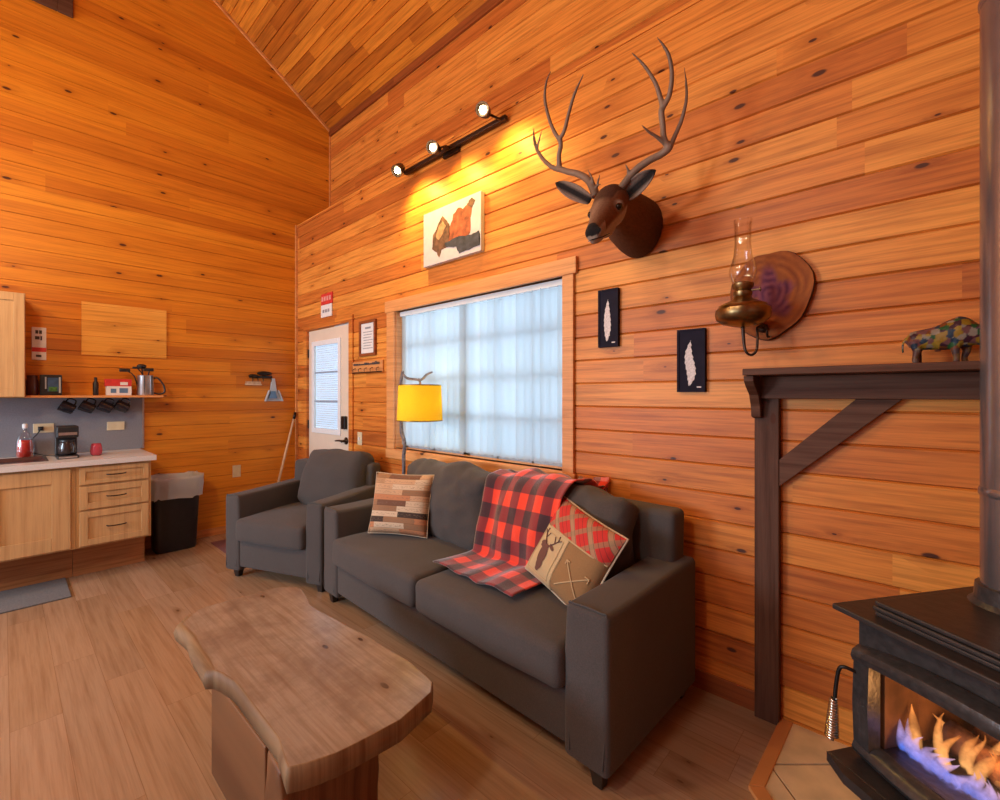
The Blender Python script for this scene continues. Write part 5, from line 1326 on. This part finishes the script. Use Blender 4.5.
# mugs hanging under the shelf
def mug(y_, label):
    t = thing('hanging_mug', label, 'mug', (-4.93, y_, 1.338), 0, 'black mugs hanging under the shelf')
    q = Matrix.Translation((-4.925, y_, 1.262)) @ Matrix.Rotation(R(62), 4, 'X')
    b = NB(); lathe(b, [(.030, -.045), (.038, -.04), (.042, 0), (.043, .045), (.039, .045), (.036, -.03), (.0, -.038)], 22, mat=q); obj('cup', b, flat('black_glaze', (.012, .012, .018), .15) if 'black_glaze' not in bpy.data.materials else bpy.data.materials['black_glaze'], t, smooth='auto')
    b = NB(); tube(b, [tuple(q @ Vector((0, .039, .03))), tuple(q @ Vector((0, .068, .022))), tuple(q @ Vector((0, .070, -.018))), tuple(q @ Vector((0, .038, -.028)))], .005, 8, True, 4); obj('mug_handle', b, bpy.data.materials['black_glaze'], t, smooth=True)
    b = NB(); tube(b, [(-4.925, y_ + .0, 1.338), (-4.925, y_, 1.318), (-4.925, y_ - .010, 1.308), (-4.925, y_ - .02, 1.318)], .002, 6, True, 3); obj('cup_hook', b, M['bronze'], t)
    b = NB(); q2 = q; 
    lathe(b, [(.030, -.0455), (.0, -.0456)], 16, mat=q, cap=False); obj('mug_foot', b, M['paper'], t)
mug(.345, 'black mug hanging under the shelf, directly above the coffee maker')
mug(.462, 'second black hanging mug to the right of the coffee maker')
mug(.575, 'black hanging mug third from the left, above the pink glass')
mug(.680, 'rightmost black mug hanging above the second backsplash outlet')

# items on the shelf
zs = 1.357
t = thing('picture_tin', 'black box with a blue and green picture on the shelf beside the upper cabinet', 'box', (-4.92, .25, zs))
b = NB(); rbox(b, (-4.975, .192, zs), (-4.875, .312, zs + .158), .006, 2); obj('box_body', b, M['black'], t)
b = NB(); box(b, (-4.875, .232, zs + .03), (-4.8735, .292, zs + .135)); obj('blue_picture', b, M['blueprint'], t)
b = NB(); box(b, (-4.8735, .238, zs + .032), (-4.8728, .285, zs + .065)); obj('green_picture', b, M['greenprint'], t)
b = NB(); box(b, (-4.875, .294, zs + .02), (-4.8735, .304, zs + .14)); obj('pale_edge', b, M['greypl'], t); b = NB(); box(b, (-4.875, .218, zs + .05), (-4.8735, .226, zs + .14)); obj('pale_edge', b, M['greypl'], t)
b = NB(); lathe(b, [(.030, zs), (.034, zs + .01), (.034, zs + .11), (.028, zs + .125), (.030, zs + .15), (0.0, zs + .155)], 20, (-4.92, .152, 0)); tag(obj('canister', b, flat('maroon_tin', (.07, .015, .012), .35), None, (-4.92, .152, zs), smooth='auto'), 'dark maroon canister at the cabinet end of the shelf', 'canister')
b = NB(); lathe(b, [(.016, zs), (.018, zs + .005), (.018, zs + .10), (.010, zs + .12), (.010, zs + .145), (.0, zs + .148)], 16, (-4.92, .512, 0)); tag(obj('sauce_bottle', b, M['black'], None, (-4.92, .512, zs), smooth='auto'), 'slim black bottle standing mid shelf left of the red box', 'bottle')
t = thing('food_box', 'red and white food carton on the shelf left of the pitcher', 'box', (-4.90, .655, zs))
b = NB(); box(b, (-4.945, .575, zs), (-4.875, .735, zs + .075)); obj('white_lower_half', b, M['paper'], t, bevel=.002)
b = NB(); vs = box(b, (-4.945, .565, zs + .0755), (-4.875, .735, zs + .135)); obj('red_top_half', b, M['redplastic'], t, bevel=.002)
b = NB(); box(b, (-4.875, .60, zs + .02), (-4.8737, .635, zs + .055)); box(b, (-4.875, .655, zs + .02), (-4.8737, .71, zs + .06)); obj('package_print', b, M['bluepl'], t)
b = NB(); box(b, (-4.875, .66, zs + .085), (-4.8737, .71, zs + .11)); obj('package_mark', b, M['paper'], t)
t = thing('steel_pitcher', 'steel pitcher with a black handle at the right end of the shelf', 'pitcher', (-4.915, .845, zs))
b = NB(); lathe(b, [(.058, zs), (.060, zs + .004), (.056, zs + .165), (.058, zs + .172), (.054, zs + .172), (.052, zs + .01), (0, zs + .008)], 28, (-4.915, .835, 0)); obj('pitcher_body', b, M['steel'], t, smooth='auto')
b = NB(); tube(b, [(-4.90, .89, zs + .15), (-4.88, .915, zs + .15), (-4.875, .955, zs + .09), (-4.875, .962, zs + .03), (-4.89, .93, zs + .012), (-4.90, .892, zs + .02)], .007, 8, True, 4); obj('pitcher_handle', b, M['black'], t, smooth=True)
b = NB(); tube(b, [(-4.862, .82, zs + .003), (-4.860, .82, zs + .17)], .005, 6); tube(b, [(-4.868, .872, zs + .003), (-4.868, .872, zs + .17)], .005, 6); obj('frame_rods', b, M['bronze'], t)
uts = [('black spatula leaning left out of the steel pitcher', -.13, 'sp'), ('black ladle upright at the back of the steel pitcher', -.03, 'la'), ('black slotted spoon leaning right out of the steel pitcher', .03, 'sp'), ('black serving fork in front within the steel pitcher', -.07, 'fo')]
for i, (lb, dy, kd) in enumerate(uts):
    b = NB(); y0u = .835 + dy * .15 + (i - 1.5) * .018; zt_ = zs + .175 + (.035, .075, .045, .06)[i]; yt = .835 + dy * (1.0 if i == 0 else .9); xt = -4.925 + .012 * i
    tube(b, [(-4.915, y0u, zs + .012), (-4.915, (y0u * 2 + yt) / 3, zs + .16), (xt, yt, zt_)], .005, 6, True, 3)
    if kd == 'sp': rbox(b, (xt - .006, yt - .045, zt_ - .012), (xt + .006, yt + .028, zt_ + .016), .005, 2)
    elif kd == 'la': ell(b, (xt, yt, zt_), (.030, .035, .020))
    else: rbox(b, (xt - .005, yt - .03, zt_ - .008), (xt + .005, yt + .03, zt_ + .008), .004, 2); 
    tag(obj('kitchen_utensil', b, M['black'], None, (-4.915, y0u, zs + .012), smooth=True), lb, 'utensil', 'utensils in the steel pitcher')

# trash can
tc_ = thing('trash_can', 'tapered black plastic bin with a clear liner beside the drawer cabinet', 'trash can', (-4.86, 1.04, 0))
b = NB(); bc = (-4.865, 1.03)
def bring(hx_, hy_, z_, n_=32):
    out = []
    for k in range(n_):
        a = 2 * PI * k / n_; c_, s_ = math.cos(a), math.sin(a); e = .32
        out.append(b.verts.new((bc[0] + hx_ * abs(c_) ** e * (1 if c_ > 0 else -1), bc[1] + hy_ * abs(s_) ** e * (1 if s_ > 0 else -1), z_)))
    return out
def skin(rs, close0=True):
    for A1, B1 in zip(rs, rs[1:]):
        for k in range(len(A1)): b.faces.new([A1[k], A1[(k + 1) % len(A1)], B1[(k + 1) % len(A1)], B1[k]])
    if close0: b.faces.new(rs[0][::-1])
skin([bring(.105, .145, 0), bring(.112, .152, .02), bring(.135, .180, .60), bring(.145, .190, .605), bring(.145, .190, .625), bring(.135, .180, .625), bring(.105, .145, .03)]); obj('bin_body', b, M['bin'], tc_, smooth='auto')
b = NB()
def wr(hx_, hy_, z_, j):
    r_ = bring(hx_, hy_, z_, 48)
    for k, v in enumerate(r_):
        n__ = noise.noise(Vector((k * .8, z_ * 30, j))) ; d_ = Vector((v.co.x - bc[0], v.co.y - bc[1], 0)).normalized(); v.co += d_ * (.018 * n__ + .005); v.co.z += .020 * noise.noise(Vector((k * .5, 9, j)))
    return r_
skin([wr(.142, .187, .465, 1), wr(.146, .191, .52, 2), wr(.149, .194, .57, 3), wr(.151, .197, .625, 4), wr(.150, .196, .645, 5), wr(.125, .17, .64, 6), wr(.11, .15, .58, 7)], False); bg = obj('bin_liner', b, M['bag'], tc_, smooth=True)

# mats
b = NB(); rbox(b, (-4.65, -.75, .0005), (-4.19, .315, .010), .004, 2); tag(obj('kitchen_mat', b, M['mat'], None, (-4.45, -.2, 0)), 'grey woven floor mat in front of the sink cabinet', 'mat')
b = NB(); rbox(b, (-4.78, 1.29, .0005), (-4.02, 1.80, .008), .003, 2); tag(obj('door_mat', b, M['doormat'], None, (-4.4, 1.5, 0)), 'dark red floor mat between the armchair and the gable wall', 'mat')

# hooks with brush and dustpan, broom
hk = thing('hook_rack', 'small dark wall mounted hook holder above the dustpan', 'hooks', (XF, 1.82, 1.56))
b = NB(); rbox(b, (XF + .001, 1.70, 1.535), (XF + .025, 1.92, 1.560), .004, 2)
ell(b, (XF + .03, 1.84, 1.585), (.03, .075, .022)); ell(b, (XF + .03, 1.73, 1.555), (.022, .045, .020)); 
for y_ in (1.72, 1.77, 1.82, 1.90): tube(b, [(XF + .02, y_, 1.545), (XF + .045, y_, 1.53), (XF + .05, y_, 1.51), (XF + .045, y_, 1.50)], .004, 6, True, 2)
obj('holder', b, M['blackmetal'], hk)
b = NB(); rbox(b, (XF + .001, 1.66, 1.46), (XF + .018, 1.82, 1.475), .003, 2)
for k in range(12): tube(b, [(XF + .012, 1.668 + k * .0125, 1.50), (XF + .012, 1.668 + k * .0125, 1.475)], .004, 5)
tag(obj('counter_brush', b, M['broomwood'], None, (XF + .01, 1.74, 1.47)), 'small pale brush hanging left of the blue dustpan', 'brush')
dp = thing('dustpan', 'blue and grey dustpan hanging on the gable wall near the corner', 'dustpan', (XF + .02, 1.93, 1.35))
b = NB()
def dpb(pts, x0_, x1_): prism(b, pts, x0_, x1_, 'YZ')
dpb([(1.845, 1.295), (2.03, 1.295), (1.985, 1.41), (1.885, 1.41)], XF + .004, XF + .010)
dpb([(1.845, 1.295), (1.853, 1.295), (1.893, 1.41), (1.885, 1.41)], XF + .010, XF + .04); dpb([(2.022, 1.295), (2.03, 1.295), (1.985, 1.41), (1.977, 1.41)], XF + .010, XF + .04)
obj('pan', b, M['greypl'], dp, bevel=.001)
b = NB(); dpb([(1.885, 1.325), (1.965, 1.325), (1.945, 1.40), (1.905, 1.40)], XF + .011, XF + .04); obj('brush_head', b, M['bluepl'], dp)
b = NB(); dpb([(1.90, 1.40), (1.965, 1.40), (1.945, 1.535), (1.915, 1.535)], XF + .006, XF + .03); obj('pan_handle', b, M['greypl'], dp, bevel=.002)
br = thing('broom', 'pale handled broom leaning in the corner behind the armchair', 'broom', (-4.93, 1.78, 0))
b = NB(); tube(b, [(-4.90, 1.86, .13), (-4.995, 2.14, 1.10)], .012, 10); obj('handle', b, M['broomwood'], br, smooth=True)
b = NB(); tube(b, [(-4.995, 2.14, 1.10), (-5.002, 2.160, 1.17)], .014, 10); obj('grip', b, M['blackmetal'], br, smooth=True)
b = NB(); mtb = Matrix.Translation((-4.90, 1.86, .10)) @ Matrix.Rotation(R(-16), 4, 'X'); vs = box(b, (-.03, -.13, -.09), (.03, .13, .04), mtb); obj('broom_head', b, M['bluepl'], br, bevel=.01)

# framed picture high on the gable wall
pf = thing('framed_picture', 'dark framed picture high on the gable wall', 'picture frame', (XF, .0, 4.75))
b = NB(); fy0, fy1, fz0, fz1 = -.42, .385, 4.40, 5.0
for lo, hi in (((fy0, fz0), (fy0 + .09, fz1)), ((fy1 - .09, fz0), (fy1, fz1)), ((fy0 + .09, fz0), (fy1 - .09, fz0 + .09)), ((fy0 + .09, fz1 - .09), (fy1 - .09, fz1))): box(b, (XF + .001, lo[0], lo[1]), (XF + .03, hi[0], hi[1]))
obj('frame', b, M['darkwood'], pf, bevel=.004)
b = NB(); box(b, (XF + .002, fy0 + .09, fz0 + .09), (XF + .012, fy1 - .09, fz1 - .09)); obj('print', b, M['greypl'], pf)

# windows in the walls behind the camera: frames
for i, (a_, b_, c_, d_) in enumerate(WB):
    b = NB(); y_ = YB
    for lo, hi in (((a_ - .08, y_, c_ - .08), (a_, y_ + .02, d_ + .08)), ((b_, y_, c_ - .08), (b_ + .08, y_ + .02, d_ + .08)), ((a_, y_, c_ - .08), (b_, y_ + .02, c_)), ((a_, y_, d_), (b_, y_ + .02, d_ + .08))): box(b, lo, hi)
    struct('window_%d' % (i + 2), b, M['trimwood'], 'window behind the camera')

# ------------------------------------------------------------------ lights
def area(name, loc, rot, sx_, sy_, e, col):
    l = bpy.data.lights.new(name, 'AREA'); l.shape = 'RECTANGLE'; l.size = sx_; l.size_y = sy_; l.energy = e; l.color = col
    o = bpy.data.objects.new(name, l); o.location = loc; o.rotation_euler = rot; C.objects.link(o); return o
def point(name, loc, e, col, r_=.1):
    l = bpy.data.lights.new(name, 'POINT'); l.energy = e; l.color = col; l.shadow_soft_size = r_
    o = bpy.data.objects.new(name, l); o.location = loc; C.objects.link(o); return o
area('daylight_back_window', (-1.6, YB - .12, 1.5), (R(90), 0, 0), 1.35, 1.8, 30, (.66, .84, 1.0))
area('daylight_kitchen_window', (-3.75, YB - .12, 1.6), (R(90), 0, 0), 1.4, 1.3, 185, (.66, .84, 1.0))
area('window_daylight', (-2.33, YA + .60, 1.6), (R(-90), 0, 0), 1.9, 1.5, 29, (.80, .92, 1.0))
area('door_daylight', (-4.38, YA + .40, 1.5), (R(-90), 0, 0), .9, 1.2, 9, (.76, .90, 1.0))
point('warm_fill', (-2.3, -.6, 3.1), 72, (1.0, .72, .42), .15)  # added warm fill light in mid-air, no fixture hangs there
point('kitchen_lamp', (-3.7, -1.0, 2.75), 62, (1.0, .66, .30), .08)
point('room_fill', (-1.0, -1.2, 3.2), 88, (1.0, .86, .70), .15)  # unseen point light added as whitish, daylight-like fill, not a real lamp
for hx, hy, hz in spots:
    l = bpy.data.lights.new('track_spot', 'SPOT'); l.energy = 30; l.color = (1.0, .62, .12); l.spot_size = R(125); l.spot_blend = .9; l.shadow_soft_size = .03
    o = bpy.data.objects.new('track_spot', l); o.location = (hx + .05, hy - .06, hz - .06); C.objects.link(o)
    d_ = Vector((.25, .55, -.9)); o.rotation_euler = d_.to_track_quat('-Z', 'Y').to_euler()
point('floor_lamp_glow', (sc[0], sc[1], 1.30), 12, (1.0, .85, .50), .03)
fp = L2W(0, -.12, .47); point('fire_glow', fp, 3.0, (1.0, .42, .12), .05)

w_ = bpy.data.worlds.new('World'); bpy.context.scene.world = w_; w_.use_nodes = True
bgn = w_.node_tree.nodes['Background']; bgn.inputs[0].default_value = (.72, .86, 1.0, 1); bgn.inputs[1].default_value = 0.55

# ------------------------------------------------------------------ camera
cd_ = bpy.data.cameras.new('Camera'); cam = bpy.data.objects.new('Camera', cd_); C.objects.link(cam)
cd_.sensor_fit = 'HORIZONTAL'; cd_.sensor_width = 36; cd_.lens = 36 * 455 / 1000; cd_.shift_y = -.005; cd_.clip_start = .02
cam.location = (0, 0, 1.36); cam.rotation_euler = (R(90), 0, math.atan(416 / 455))
bpy.context.scene.camera = cam
vs_ = bpy.context.scene.view_settings
vs_.view_transform = 'Standard'; vs_.look = 'None'; vs_.gamma = 1; vs_.use_curve_mapping = False; vs_.exposure = 0.0
